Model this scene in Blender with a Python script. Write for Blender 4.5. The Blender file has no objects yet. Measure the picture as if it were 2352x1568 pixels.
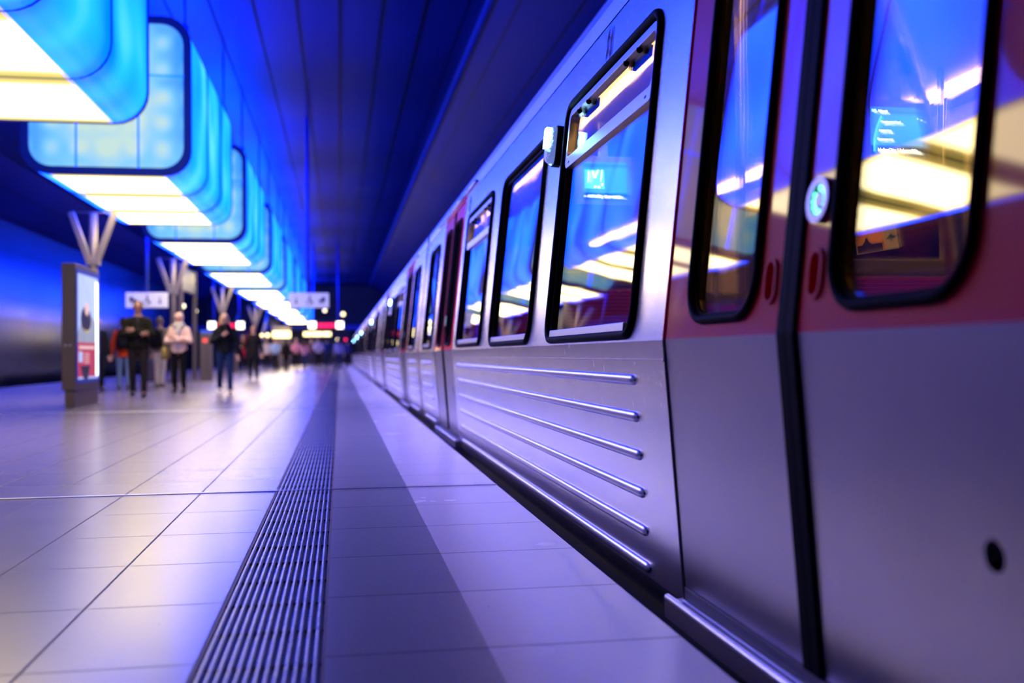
import bpy, bmesh, math, random
from mathutils import Vector, Matrix
from mathutils.geometry import tessellate_polygon
random.seed(7)
S = bpy.context.scene
COL = S.collection

# ------------------------------------------------------------------ camera
F, H0 = 2330.0, 0.75
yaw, pitch, roll = math.atan2(396, F), math.atan2(28.8, F), 0.008
fw = Vector((math.sin(yaw)*math.cos(pitch), math.cos(yaw)*math.cos(pitch), math.sin(pitch)))
r0 = fw.cross(Vector((0, 0, 1))).normalized(); u0 = r0.cross(fw)
Rv = r0*math.cos(roll)-u0*math.sin(roll); Uv = u0*math.cos(roll)+r0*math.sin(roll)
cd = bpy.data.cameras.new('camera'); cam = bpy.data.objects.new('camera', cd); COL.objects.link(cam)
m = Matrix.Identity(4)
for i in range(3):
    m[i][0], m[i][1], m[i][2] = Rv[i], Uv[i], -fw[i]
m[0][3], m[1][3], m[2][3] = 0, 0, H0
cam.matrix_world = m
cd.sensor_width = 36; cd.lens = F*36/2352
cd.clip_start = 0.02; cd.clip_end = 400
cd.dof.use_dof = True; cd.dof.focus_distance = 4.3; cd.dof.aperture_fstop = 1.5
S.camera = cam
# ------------------------------------------------------------------ world, exposure
w = bpy.data.worlds.new('world'); S.world = w; w.use_nodes = True
w.node_tree.nodes['Background'].inputs[0].default_value = (0.01, 0.03, 0.2, 1)
w.node_tree.nodes['Background'].inputs[1].default_value = 0.05
S.view_settings.view_transform = 'Standard'; S.view_settings.look = 'None'
S.view_settings.exposure = 1.08; S.view_settings.gamma = 1; S.view_settings.use_curve_mapping = False
# strength of the glowing boxes (the lights of the station)
K_WHITE, K_SIDE, K_END, K_TOP = 7.0, 8.2, .80, 22.0

# ------------------------------------------------------------------ materials
def nt(name):
    mt = bpy.data.materials.new(name); mt.use_nodes = True
    t = mt.node_tree; return mt, t, t.nodes['Principled BSDF']
def pm(name, col, rough=.5, metal=0., emis=None, es=0., coat=0., bump=0., bs=20., spec=.5, var=0.):
    mt, t, b = nt(name)
    b.inputs['Base Color'].default_value = (*col, 1); b.inputs['Roughness'].default_value = rough
    b.inputs['Metallic'].default_value = metal; b.inputs['Coat Weight'].default_value = coat
    b.inputs['Coat Roughness'].default_value = .04
    b.inputs['Specular IOR Level'].default_value = spec
    if emis: b.inputs['Emission Color'].default_value = (*emis, 1); b.inputs['Emission Strength'].default_value = es
    if bump or var:
        tc = t.nodes.new('ShaderNodeTexCoord'); n = t.nodes.new('ShaderNodeTexNoise')
        n.inputs['Scale'].default_value = bs; n.inputs['Detail'].default_value = 3
        t.links.new(tc.outputs['Object'], n.inputs['Vector'])
        if bump:
            bp = t.nodes.new('ShaderNodeBump'); bp.inputs['Strength'].default_value = bump; bp.inputs['Distance'].default_value = .02
            t.links.new(n.outputs['Fac'], bp.inputs['Height']); t.links.new(bp.outputs['Normal'], b.inputs['Normal'])
        if var:
            mx = t.nodes.new('ShaderNodeMix'); mx.data_type = 'RGBA'
            mx.inputs[6].default_value = (*[c*(1-var) for c in col], 1); mx.inputs[7].default_value = (*[min(1, c*(1+var)) for c in col], 1)
            t.links.new(n.outputs['Fac'], mx.inputs[0]); t.links.new(mx.outputs[2], b.inputs['Base Color'])
    return mt
def math_node(t, op, a=None, b=None, c=None):
    n = t.nodes.new('ShaderNodeMath'); n.operation = op
    for i, v in enumerate((a, b, c)):
        if v is None: continue
        if isinstance(v, (int, float)): n.inputs[i].default_value = v
        else: t.links.new(v, n.inputs[i])
    return n.outputs[0]
def coords(t, kind='Object'):
    tc = t.nodes.new('ShaderNodeTexCoord'); s = t.nodes.new('ShaderNodeSeparateXYZ')
    t.links.new(tc.outputs[kind], s.inputs[0]); return tc, s.outputs

def line_mask(t, v, period, offset, width):
    """1 on a joint line of the given width repeating with period"""
    a = math_node(t, 'SUBTRACT', v, offset); a = math_node(t, 'DIVIDE', a, period)
    a = math_node(t, 'FRACT', a); a = math_node(t, 'SUBTRACT', a, .5); a = math_node(t, 'ABSOLUTE', a)
    return math_node(t, 'GREATER_THAN', a, .5-width/period/2)
def tile_mat(name, c1, c2, rough, xp, xo, yp=.6265, yo=2.578, dark=(.05, .035, .05), speck=0., coat=0.):
    mt, t, b = nt(name); tc, s = coords(t)
    m1 = line_mask(t, s[1], yp, yo, .0065)
    mask = m1
    if xp: mask = math_node(t, 'MAXIMUM', m1, line_mask(t, s[0], xp, xo, .0085))
    # tone per tile
    fx = math_node(t, 'FLOOR', math_node(t, 'DIVIDE', math_node(t, 'SUBTRACT', s[0], xo), xp or 9.))
    fy = math_node(t, 'FLOOR', math_node(t, 'DIVIDE', math_node(t, 'SUBTRACT', s[1], yo), yp))
    cx = t.nodes.new('ShaderNodeCombineXYZ'); t.links.new(fx, cx.inputs[0]); t.links.new(fy, cx.inputs[1])
    wn = t.nodes.new('ShaderNodeTexWhiteNoise'); wn.noise_dimensions = '3D'; t.links.new(cx.outputs[0], wn.inputs['Vector'])
    n = t.nodes.new('ShaderNodeTexNoise'); n.inputs['Scale'].default_value = 2.2; n.inputs['Detail'].default_value = 6
    t.links.new(tc.outputs['Object'], n.inputs['Vector'])
    n2 = t.nodes.new('ShaderNodeTexNoise'); n2.inputs['Scale'].default_value = 190; n2.inputs['Detail'].default_value = 2
    t.links.new(tc.outputs['Object'], n2.inputs['Vector'])
    a = math_node(t, 'MULTIPLY', wn.outputs['Value'], .35); a = math_node(t, 'MULTIPLY_ADD', n.outputs['Fac'], .75, a)
    a = math_node(t, 'SUBTRACT', a, .05)
    mx = t.nodes.new('ShaderNodeMix'); mx.data_type = 'RGBA'; t.links.new(a, mx.inputs[0])
    mx.inputs[6].default_value = (*c1, 1); mx.inputs[7].default_value = (*c2, 1)
    out = mx.outputs[2]
    if speck:
        r = t.nodes.new('ShaderNodeValToRGB'); r.color_ramp.elements[0].position = .46; r.color_ramp.elements[1].position = .62
        t.links.new(n2.outputs['Fac'], r.inputs[0])
        ms = t.nodes.new('ShaderNodeMix'); ms.data_type = 'RGBA'; ms.blend_type = 'MIX'
        t.links.new(math_node(t, 'MULTIPLY', r.outputs[0], speck), ms.inputs[0]); t.links.new(out, ms.inputs[6]); ms.inputs[7].default_value = (.55, .55, .55, 1)
        out = ms.outputs[2]
    # small dirt specks
    v = t.nodes.new('ShaderNodeTexVoronoi'); v.inputs['Scale'].default_value = 3.1; t.links.new(tc.outputs['Object'], v.inputs['Vector'])
    sp = math_node(t, 'LESS_THAN', v.outputs['Distance'], .012)
    mk = math_node(t, 'MAXIMUM', mask, math_node(t, 'MULTIPLY', sp, .7))
    md = t.nodes.new('ShaderNodeMix'); md.data_type = 'RGBA'; t.links.new(mk, md.inputs[0]); t.links.new(out, md.inputs[6]); md.inputs[7].default_value = (*dark, 1)
    t.links.new(md.outputs[2], b.inputs['Base Color'])
    rr = math_node(t, 'MULTIPLY_ADD', n.outputs['Fac'], .03, rough-.015); rr = math_node(t, 'MULTIPLY_ADD', mask, .4, rr)
    t.links.new(rr, b.inputs['Roughness'])
    bp = t.nodes.new('ShaderNodeBump'); bp.inputs['Strength'].default_value = .25; bp.inputs['Distance'].default_value = .004
    hgt = math_node(t, 'SUBTRACT', math_node(t, 'MULTIPLY', n2.outputs['Fac'], .05), mask)
    t.links.new(hgt, bp.inputs['Height']); t.links.new(bp.outputs['Normal'], b.inputs['Normal'])
    b.inputs['Specular IOR Level'].default_value = .32
    return mt

def panel_mat(name, col, rough, lines, width=.03, cross=2.4, metal=1., crossw=.012, spec=.5):
    """metal cladding; lines = list of (axis, period, offset)"""
    mt, t, b = nt(name); tc, s = coords(t)
    mask = None
    for ax, p, o in lines:
        q = line_mask(t, s[ax], p, o, width); mask = q if mask is None else math_node(t, 'MAXIMUM', mask, q)
    q = line_mask(t, s[1], cross, .3, crossw); mask = math_node(t, 'MAXIMUM', mask, q)
    mp = t.nodes.new('ShaderNodeMapping'); mp.inputs['Scale'].default_value = (.5, .35, .5)
    t.links.new(tc.outputs['Object'], mp.inputs[0])
    n = t.nodes.new('ShaderNodeTexNoise'); n.inputs['Scale'].default_value = 1.2; n.inputs['Detail'].default_value = 4
    t.links.new(mp.outputs[0], n.inputs['Vector'])
    mx = t.nodes.new('ShaderNodeMix'); mx.data_type = 'RGBA'; t.links.new(n.outputs['Fac'], mx.inputs[0])
    mx.inputs[6].default_value = (*[c*.72 for c in col], 1); mx.inputs[7].default_value = (*[c*1.25 for c in col], 1)
    md = t.nodes.new('ShaderNodeMix'); md.data_type = 'RGBA'; t.links.new(mask, md.inputs[0]); t.links.new(mx.outputs[2], md.inputs[6])
    md.inputs[7].default_value = (*[c*.12 for c in col], 1)
    t.links.new(md.outputs[2], b.inputs['Base Color'])
    b.inputs['Metallic'].default_value = metal; b.inputs['Specular IOR Level'].default_value = spec
    t.links.new(math_node(t, 'MULTIPLY_ADD', n.outputs['Fac'], .12, rough-.06), b.inputs['Roughness'])
    return mt

def steel_mat(name, col, rough, brush=.03):
    mt, t, b = nt(name); tc, s = coords(t)
    b.inputs['Metallic'].default_value = 1
    mp = t.nodes.new('ShaderNodeMapping'); mp.inputs['Scale'].default_value = (60, 90, 1.2)
    t.links.new(tc.outputs['Object'], mp.inputs[0])
    n = t.nodes.new('ShaderNodeTexNoise'); n.inputs['Scale'].default_value = 3; n.inputs['Detail'].default_value = 3
    t.links.new(mp.outputs[0], n.inputs['Vector'])
    n2 = t.nodes.new('ShaderNodeTexNoise'); n2.inputs['Scale'].default_value = 1.3; n2.inputs['Detail'].default_value = 2
    t.links.new(tc.outputs['Object'], n2.inputs['Vector'])
    mx = t.nodes.new('ShaderNodeMix'); mx.data_type = 'RGBA'; t.links.new(n.outputs['Fac'], mx.inputs[0])
    mx.inputs[6].default_value = (*[c*.93 for c in col], 1); mx.inputs[7].default_value = (*[min(1, c*1.07) for c in col], 1)
    t.links.new(mx.outputs[2], b.inputs['Base Color'])
    t.links.new(math_node(t, 'MULTIPLY_ADD', n.outputs['Fac'], .10, rough-.05), b.inputs['Roughness'])
    bp = t.nodes.new('ShaderNodeBump'); bp.inputs['Strength'].default_value = .25; bp.inputs['Distance'].default_value = .02
    t.links.new(math_node(t, 'MULTIPLY_ADD', n.outputs['Fac'], brush, n2.outputs['Fac']), bp.inputs['Height'])
    t.links.new(bp.outputs['Normal'], b.inputs['Normal'])
    return mt

def glass_mat(name, fac, tint=(.55, .5, .42)):
    mt = bpy.data.materials.new(name); mt.use_nodes = True; t = mt.node_tree; t.nodes.clear()
    out = t.nodes.new('ShaderNodeOutputMaterial'); mx = t.nodes.new('ShaderNodeMixShader')
    tr = t.nodes.new('ShaderNodeBsdfTransparent'); tr.inputs[0].default_value = (*tint, 1)
    gl = t.nodes.new('ShaderNodeBsdfAnisotropic') if False else t.nodes.new('ShaderNodeBsdfGlossy')
    gl.inputs['Roughness'].default_value = .012; gl.inputs['Color'].default_value = (.95, .97, 1, 1)
    fr = t.nodes.new('ShaderNodeFresnel'); fr.inputs['IOR'].default_value = 1.52
    f = math_node(t, 'MINIMUM', math_node(t, 'MULTIPLY_ADD', fr.outputs[0], .78, fac), .95)
    tc = t.nodes.new('ShaderNodeTexCoord'); n = t.nodes.new('ShaderNodeTexNoise'); n.inputs['Scale'].default_value = .8
    t.links.new(tc.outputs['Object'], n.inputs['Vector'])
    bp = t.nodes.new('ShaderNodeBump'); bp.inputs['Strength'].default_value = .06; bp.inputs['Distance'].default_value = .05
    t.links.new(n.outputs['Fac'], bp.inputs['Height']); t.links.new(bp.outputs['Normal'], gl.inputs['Normal'])
    t.links.new(f, mx.inputs[0]); t.links.new(tr.outputs[0], mx.inputs[1]); t.links.new(gl.outputs[0], mx.inputs[2]); t.links.new(mx.outputs[0], out.inputs[0])
    return mt

def glow_mat(name, ramp, strength, kind):
    """translucent lamp panels: colour varies with the tubes behind the sheet"""
    mt, t, b = nt(name); tc, s = coords(t)
    b.inputs['Base Color'].default_value = (.02, .02, .03, 1); b.inputs['Roughness'].default_value = .35
    if kind == 'bottom':     # dimmer and yellower towards each sheet's cross joints
        a = math_node(t, 'FRACT', math_node(t, 'DIVIDE', s[1], 2.0667))
        a = math_node(t, 'ABSOLUTE', math_node(t, 'SUBTRACT', a, .5))
        a = math_node(t, 'SUBTRACT', 1., math_node(t, 'MULTIPLY', a, 2.))
        e = math_node(t, 'SUBTRACT', 1., math_node(t, 'DIVIDE', math_node(t, 'ABSOLUTE', s[0]), .9))
        a = math_node(t, 'MINIMUM', math_node(t, 'MULTIPLY', a, 1.9), math_node(t, 'MULTIPLY_ADD', e, 3.0, .25))
    elif kind == 'end':      # spots of warm lamps behind the sheet
        cx = math_node(t, 'COSINE', math_node(t, 'MULTIPLY', s[0], 15.)); cz = math_node(t, 'COSINE', math_node(t, 'MULTIPLY', s[2], 15.))
        n = t.nodes.new('ShaderNodeTexNoise'); n.inputs['Scale'].default_value = 1.1; t.links.new(tc.outputs['Object'], n.inputs['Vector'])
        a = math_node(t, 'MULTIPLY_ADD', math_node(t, 'MULTIPLY', math_node(t, 'ADD', cx, 1.), math_node(t, 'ADD', cz, 1.)), .07, .0)
        r = math_node(t, 'ABSOLUTE', math_node(t, 'DIVIDE', s[0], 1.25)); zz = math_node(t, 'DIVIDE', math_node(t, 'SUBTRACT', s[2], .9), 1.7)
        rr = math_node(t, 'ADD', math_node(t, 'MULTIPLY', r, r), math_node(t, 'MULTIPLY', zz, zz))
        a = math_node(t, 'ADD', a, math_node(t, 'SUBTRACT', math_node(t, 'MULTIPLY_ADD', n.outputs['Fac'], .9, .35), math_node(t, 'MULTIPLY', rr, .55)))
    else:
        mp = t.nodes.new('ShaderNodeMapping'); mp.inputs['Scale'].default_value = (.5, .55, .45); t.links.new(tc.outputs['Object'], mp.inputs[0])
        n = t.nodes.new('ShaderNodeTexNoise'); n.inputs['Scale'].default_value = 1.3; n.inputs['Detail'].default_value = 1
        t.links.new(mp.outputs[0], n.inputs['Vector']); a = n.outputs['Fac']
        e = math_node(t, 'FRACT', math_node(t, 'DIVIDE', s[1], 2.0667)); e = math_node(t, 'ABSOLUTE', math_node(t, 'SUBTRACT', e, .5))
        a = math_node(t, 'SUBTRACT', a, math_node(t, 'MULTIPLY', math_node(t, 'POWER', math_node(t, 'MULTIPLY', e, 2.), 4.), .3))
    cr = t.nodes.new('ShaderNodeValToRGB'); cr.color_ramp.elements.remove(cr.color_ramp.elements[0])
    cr.color_ramp.elements[0].position = ramp[0][0]; cr.color_ramp.elements[0].color = (*ramp[0][1], 1)
    for p, c in ramp[1:]:
        q = cr.color_ramp.elements.new(p); q.color = (*c, 1)
    t.links.new(a, cr.inputs[0]); t.links.new(cr.outputs[0], b.inputs['Emission Color']); b.inputs['Emission Strength'].default_value = strength
    return mt

M = {}
M['tile'] = tile_mat('light_stone_tiles', (.165, .14, .18), (.215, .185, .23), .25, .404, -.350)
M['tile_edge'] = tile_mat('edge_stone_tiles', (.80, .71, .76), (.86, .77, .82), .27, 0, 0)
M['tile_grey'] = tile_mat('grey_terrazzo_tiles', (.23, .21, .25), (.30, .28, .32), .32, 0, 0, speck=.35)
M['ribs'] = pm('tactile_ribs', (.075, .075, .10), .32, 0, bump=.15, bs=60, spec=.5, var=.25)
M['edge_seal'] = pm('brown_joint', (.16, .10, .10), .6)
M['joint_metal'] = pm('joint_metal', (.6, .6, .62), .3, 1)
M['concrete'] = pm('dark_concrete', (.05, .04, .035), .9, bump=.3, bs=6, var=.4)
M['rail'] = pm('rail_steel', (.25, .2, .17), .4, 1)
M['ceiling'] = panel_mat('ceiling_cladding', (.006, .016, .080), .34, [(0, .785, .03)], .035, 2.9, metal=0., spec=.03)
M['ceiling_fin'] = pm('ceiling_fin', (.05, .08, .35), .35, .3)
M['wall'] = panel_mat('wall_cladding', (.028, .045, .14), .20, [(2, .86, .39)], .05, 2.1, crossw=.014)
M['wallend'] = pm('end_wall', (.03, .03, .045), .6, var=.4, bs=1)
M['steel'] = steel_mat('brushed_steel', (.72, .69, .75), .25)
M['steel_door'] = steel_mat('brushed_steel_door', (.42, .38, .43), .33, .01)
M['steel_bright'] = pm('polished_trim', (.78, .76, .8), .18, 1)
M['frame_grey'] = pm('window_frame_aluminium', (.55, .54, .6), .30, .9)
M['rib_steel'] = pm('rib_steel', (.70, .67, .74), .40, 1)
M['steel_dark'] = pm('underside_steel', (.12, .11, .13), .45, .8)
M['red'] = pm('red_paint', (.95, .003, .022), .5, 0, coat=.55, bump=.12, bs=1.9, spec=.1)
M['rubber'] = pm('black_rubber', (.003, .003, .005), .7, spec=.07)
M['black'] = pm('black', (.004, .004, .005), .6)
M['roof'] = steel_mat('roof_steel', (.55, .55, .6), .35)
M['glass'] = glass_mat('coated_glass', .02, (.82, .74, .60))
M['glass_hop'] = glass_mat('hopper_glass', -.03, (.7, .62, .5))
M['cream'] = pm('cream_lining', (.55, .48, .32), .5)
M['olive'] = pm('olive_trim', (.20, .16, .07), .5)
M['seat'] = None
M['int_floor'] = pm('interior_floor', (.08, .07, .06), .6)
M['lamp_warm'] = pm('interior_lamp', (1, .8, .5), .5, emis=(1, .66, .28), es=8.)
M['screen'] = pm('screen_blue', (.0, .02, .1), .3, emis=(.05, .35, 1), es=2.5)
M['screen_bar'] = pm('screen_bar', (.0, .01, .05), .3, emis=(.10, .42, 1), es=1.0)
M['screen_dark'] = pm('screen_lower_bar', (.0, .01, .05), .3, emis=(.0, .06, .35), es=.8)
M['screen_text'] = pm('screen_white', (1, 1, 1), .3, emis=(.9, 1, .95), es=8.)
M['screen_line'] = pm('screen_cyan', (0, .5, 1), .3, emis=(.1, .7, 1), es=4.)
M['screen_bezel'] = pm('screen_housing', (.5, .5, .52), .4)
M['yellow_rail'] = pm('grab_rail', (.62, .58, .52), .25, .6)
M['led_white'] = pm('lamp_led', (1, 1, 1), .3, emis=(.22, .62, 1), es=34.)
M['lens'] = pm('ribbed_lens', (.62, .66, .8), .12, .3, bump=.7, bs=90, emis=(.2, .3, .9), es=.25)
M['green_led'] = pm('green_led', (0, .3, .1), .3, emis=(.12, 1, .42), es=1.6)
M['button'] = pm('button_chrome', (.13, .15, .35), .3, .9)
M['handle'] = pm('handle_recess_red', (.34, .004, .012), .3, coat=.6)
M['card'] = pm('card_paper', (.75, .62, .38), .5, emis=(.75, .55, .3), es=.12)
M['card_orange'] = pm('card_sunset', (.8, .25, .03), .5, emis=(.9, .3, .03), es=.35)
M['card_dark'] = pm('card_dark', (.09, .05, .03), .6)
M['card_blue'] = pm('card_splash', (.05, .15, .4), .6)
M['box_frame'] = pm('box_frame_blue', (.02, .07, .60), .4, .0)
M['glow_bottom'] = glow_mat('glow_bottom', [(.0, (.045, .036, .006)), (.40, (.085, .068, .02)), (.9, (1, .79, .40))], K_WHITE, 'bottom')
M['glow_side'] = glow_mat('glow_side', [(.25, (.0, .016, .8)), (.5, (.001, .036, 1)), (.72, (.010, .056, 1))], K_SIDE, 'side')
M['glow_end'] = glow_mat('glow_end', [(.1, (.01, .16, .85)), (.5, (.12, .36, .62)), (.85, (.34, .46, .42))], K_END, 'end')
M['glow_top'] = pm('glow_top', (.0, .02, .1), .5, emis=(.002, .05, 1), es=K_TOP)
M['mast'] = pm('mast_metal', (.22, .19, .165), .40, .3)
M['taupe'] = pm('pillar_paint', (.11, .08, .06), .5)
M['chrome'] = pm('chrome', (.7, .68, .65), .2, 1)
M['poster_sky'] = pm('poster_pale_blue', (.4, .5, .7), .3, emis=(.42, .55, .85), es=.40, var=.3, bs=3)
M['poster_grey'] = pm('poster_grey', (.3, .35, .38), .3, emis=(.28, .34, .38), es=.35, var=.4, bs=5)
M['poster_red'] = pm('poster_red', (.5, .03, .05), .3, emis=(.45, .03, .06), es=.35)
M['poster_dark'] = pm('poster_dark', (.03, .03, .03), .4)
M['poster_gold'] = pm('poster_gold', (.6, .45, .1), .4, emis=(.6, .45, .1), es=.4)
M['poster_white'] = pm('poster_white', (.9, .95, .9), .3, emis=(.9, 1, .9), es=1.6)
M['poster_skin'] = pm('poster_skin', (.7, .5, .4), .4, emis=(.7, .5, .4), es=.4)
M['sign_white'] = pm('sign_white', (.62, .6, .66), .4, emis=(.7, .68, .9), es=.2)
M['sign_ink'] = pm('sign_ink', (.02, .03, .09), .5)
M['lamp_sq'] = pm('square_lamp', (1, .95, .8), .4, emis=(1, .88, .55), es=2.2)
M['lamp_red'] = pm('led_red', (.5, 0, .05), .4, emis=(1, .01, .08), es=1.6)
M['lamp_yel'] = pm('lamp_yellow', (1, .9, .4), .4, emis=(1, .78, .28), es=2.)
M['lamp_cyan'] = pm('lamp_cyan', (.2, .8, 1), .3, emis=(.08, .55, 1), es=22.)
M['grey_box'] = pm('grey_enamel', (.12, .10, .11), .45, .2)
M['red_btn'] = pm('red_button', (.7, .05, .05), .4, emis=(1, .1, .08), es=.5)
M['blue_cap'] = pm('blue_cap', (.02, .08, .5), .4, emis=(.0, .1, 1), es=.3)
M['dark_glass'] = pm('dark_glass', (.01, .012, .02), .1, .0)
M['info'] = pm('info_sheet', (.10, .10, .15), .4)

def seat_mat():
    mt, t, b = nt('red_striped_fabric'); tc, s = coords(t)
    st = math_node(t, 'FRACT', math_node(t, 'MULTIPLY', s[2], 48.)); st = math_node(t, 'GREATER_THAN', st, .72)
    n = t.nodes.new('ShaderNodeTexVoronoi'); n.inputs['Scale'].default_value = 14; t.links.new(tc.outputs['Object'], n.inputs['Vector'])
    sp = math_node(t, 'LESS_THAN', n.outputs['Distance'], .1)
    mx = t.nodes.new('ShaderNodeMix'); mx.data_type = 'RGBA'; t.links.new(st, mx.inputs[0]); mx.inputs[6].default_value = (.30, .012, .018, 1); mx.inputs[7].default_value = (.55, .06, .04, 1)
    m2 = t.nodes.new('ShaderNodeMix'); m2.data_type = 'RGBA'; t.links.new(sp, m2.inputs[0]); t.links.new(mx.outputs[2], m2.inputs[6]); m2.inputs[7].default_value = (.5, .3, .15, 1)
    t.links.new(m2.outputs[2], b.inputs['Base Color']); b.inputs['Roughness'].default_value = .85
    return mt
M['seat'] = seat_mat()
def cloth(name, c, r=.85): return pm(name, c, r, var=.2, bs=8, spec=.12)

# ------------------------------------------------------------------ mesh helpers
class MB:
    def __init__(s): s.bm = bmesh.new(); s.mats = []
    def mi(s, mat):
        if mat not in s.mats: s.mats.append(mat)
        return s.mats.index(mat)
    def face(s, pts, mat, smooth=False):
        try: f = s.bm.faces.new([s.bm.verts.new(p) for p in pts])
        except ValueError: return
        f.material_index = s.mi(mat); f.smooth = smooth
    def box(s, a, b, mat, M4=None):
        x0, y0, z0 = a; x1, y1, z1 = b
        v = [Vector(p) for p in ((x0, y0, z0), (x1, y0, z0), (x1, y1, z0), (x0, y1, z0), (x0, y0, z1), (x1, y0, z1), (x1, y1, z1), (x0, y1, z1))]
        if M4: v = [M4 @ p for p in v]
        v = [s.bm.verts.new(p) for p in v]; k = s.mi(mat)
        for q in ((0, 3, 2, 1), (4, 5, 6, 7), (0, 1, 5, 4), (1, 2, 6, 5), (2, 3, 7, 6), (3, 0, 4, 7)):
            f = s.bm.faces.new([v[i] for i in q]); f.material_index = k
        return s
    def plate(s, P, outer, holes, o0, o1, mat):
        """flat sheet with holes between offsets o0 (front) and o1 (back)"""
        loops = [outer]+list(holes); k = s.mi(mat)
        tri = tessellate_polygon([[Vector((a, b, 0)) for a, b in L] for L in loops])
        fl = [p for L in loops for p in L]
        vf = [s.bm.verts.new(P(a, b, o0)) for a, b in fl]; vb = [s.bm.verts.new(P(a, b, o1)) for a, b in fl]
        for t_ in tri:
            for vs in ([vf[i] for i in t_], [vb[i] for i in reversed(t_)]):
                try: f = s.bm.faces.new(vs); f.material_index = k
                except ValueError: pass
        i0 = 0
        for L in loops:
            n = len(L)
            for i in range(n):
                a, b = i0+i, i0+(i+1) % n
                try: f = s.bm.faces.new((vf[a], vf[b], vb[b], vb[a])); f.material_index = k
                except ValueError: pass
            i0 += n
        return s
    def tube(s, pts, r, mat, n=10, closed=False, rr=None, flat=None):
        """tube along points; rr radius list; caps closed"""
        pts = [Vector(p) for p in pts]; k = s.mi(mat); rings = []; N = len(pts)
        up = Vector((0, 0, 1)); prev = None
        for i, p in enumerate(pts):
            if closed: t_ = pts[(i+1) % N]-pts[i-1]
            else: t_ = pts[min(i+1, N-1)]-pts[max(i-1, 0)]
            t_.normalize()
            if prev is None:
                a = up.cross(t_)
                if a.length < .05: a = Vector((1, 0, 0)).cross(t_)
            else: a = prev-t_*prev.dot(t_)
            a.normalize(); prev = a; b = t_.cross(a)
            R = rr[i] if rr else r
            rings.append([s.bm.verts.new(p+a*math.cos(2*math.pi*j/n)*R+b*math.sin(2*math.pi*j/n)*R*(flat or 1)) for j in range(n)])
        for i in range(N if closed else N-1):
            A, B = rings[i], rings[(i+1) % N]
            for j in range(n):
                f = s.bm.faces.new((A[j], A[(j+1) % n], B[(j+1) % n], B[j])); f.material_index = k; f.smooth = True
        if not closed:
            for R_ in (rings[0][::-1], rings[-1]):
                f = s.bm.faces.new(R_); f.material_index = k
        return s
    def loft(s, rings, mat, cap=True, smooth=True, closed=True):
        k = s.mi(mat); vs = [[s.bm.verts.new(p) for p in R_] for R_ in rings]
        for A, B in zip(vs, vs[1:]):
            n = len(A)
            for j in range(n if closed else n-1):
                f = s.bm.faces.new((A[j], A[(j+1) % n], B[(j+1) % n], B[j])); f.material_index = k; f.smooth = smooth
        if cap and closed:
            for R_ in (vs[0][::-1], vs[-1]):
                f = s.bm.faces.new(R_); f.material_index = k
        return s
    def ball(s, c, r, mat, seg=14, M4=None):
        rx, ry, rz = r if isinstance(r, tuple) else (r, r, r)
        mm = Matrix.Translation(c) @ (M4 or Matrix.Identity(4)) @ Matrix.Diagonal((rx, ry, rz, 1))
        q = bmesh.ops.create_uvsphere(s.bm, u_segments=seg, v_segments=max(6, seg//2+2), radius=1, matrix=mm)
        k = s.mi(mat)
        for v in q['verts']:
            for f in v.link_faces: f.material_index = k; f.smooth = True
        return s
    def build(s, name, parent=None, loc=None, rz=0, bevel=0):
        bmesh.ops.recalc_face_normals(s.bm, faces=s.bm.faces)
        me = bpy.data.meshes.new(name); s.bm.to_mesh(me); s.bm.free()
        for mt in s.mats: me.materials.append(mt)
        o = bpy.data.objects.new(name, me); COL.objects.link(o)
        if loc: o.location = loc
        if rz: o.rotation_euler.z = rz
        if parent: o.parent = parent
        if bevel:
            md = o.modifiers.new('bevel', 'BEVEL'); md.width = bevel; md.segments = 2; md.limit_method = 'ANGLE'; md.angle_limit = .7
            md.harden_normals = False
        return o
def rr(a0, b0, a1, b1, r, n=6):
    out = []
    for (ca, cb, st) in ((a1-r, b1-r, 0), (a0+r, b1-r, 90), (a0+r, b0+r, 180), (a1-r, b0+r, 270)):
        for i in range(n+1):
            t_ = math.radians(st+90*i/n); out.append((ca+r*math.cos(t_), cb+r*math.sin(t_)))
    return out
def rect(a0, b0, a1, b1): return [(a0, b0), (a1, b0), (a1, b1), (a0, b1)]
def tag(o, label=None, cat=None, group=None, kind=None):
    for k, v in (('label', label), ('category', cat), ('group', group), ('kind', kind)):
        if v: o[k] = v
    return o
def empty(name, loc=(0, 0, 0), rz=0):
    o = bpy.data.objects.new(name, None); o.empty_display_size = .2; COL.objects.link(o); o.location = loc; o.rotation_euler.z = rz; return o
def copy_tree(o, parent=None):
    c = o.copy(); COL.objects.link(c); c.parent = parent
    if 'label' in c and parent is None: del c['label']
    for ch in o.children: copy_tree(ch, c)
    return c
def text_obj(name, body, size, mat, parent, mw, bold=.0, align='LEFT', ext=.001):
    cu = bpy.data.curves.new(name, 'FONT'); cu.body = body; cu.size = size; cu.extrude = ext; cu.offset = bold; cu.align_x = align
    o = bpy.data.objects.new(name, cu); COL.objects.link(o); bpy.context.view_layer.update()
    me = bpy.data.meshes.new_from_object(o.evaluated_get(bpy.context.evaluated_depsgraph_get()))
    bpy.data.objects.remove(o); me.materials.clear(); me.materials.append(mat); me.transform(mw)
    o = bpy.data.objects.new(name, me); COL.objects.link(o); o.parent = parent
    return o

# ------------------------------------------------------------------ the setting
Y0, Y1 = -14., 96.
XE = .885                     # platform edge
def slab(name, x0, x1, z0, z1, mat, y0=Y0, y1=Y1):
    b = MB(); b.box((x0, y0, z0), (x1, y1, z1), mat); return tag(b.build(name), kind='structure')
slab('floor', -8.4, -.350, -.3, 0, M['tile'])
slab('trim_1', -.040, .371, -.3, 0, M['tile_grey'])
slab('trim_2', .371, XE, -.3, 0, M['tile_edge'])
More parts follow.
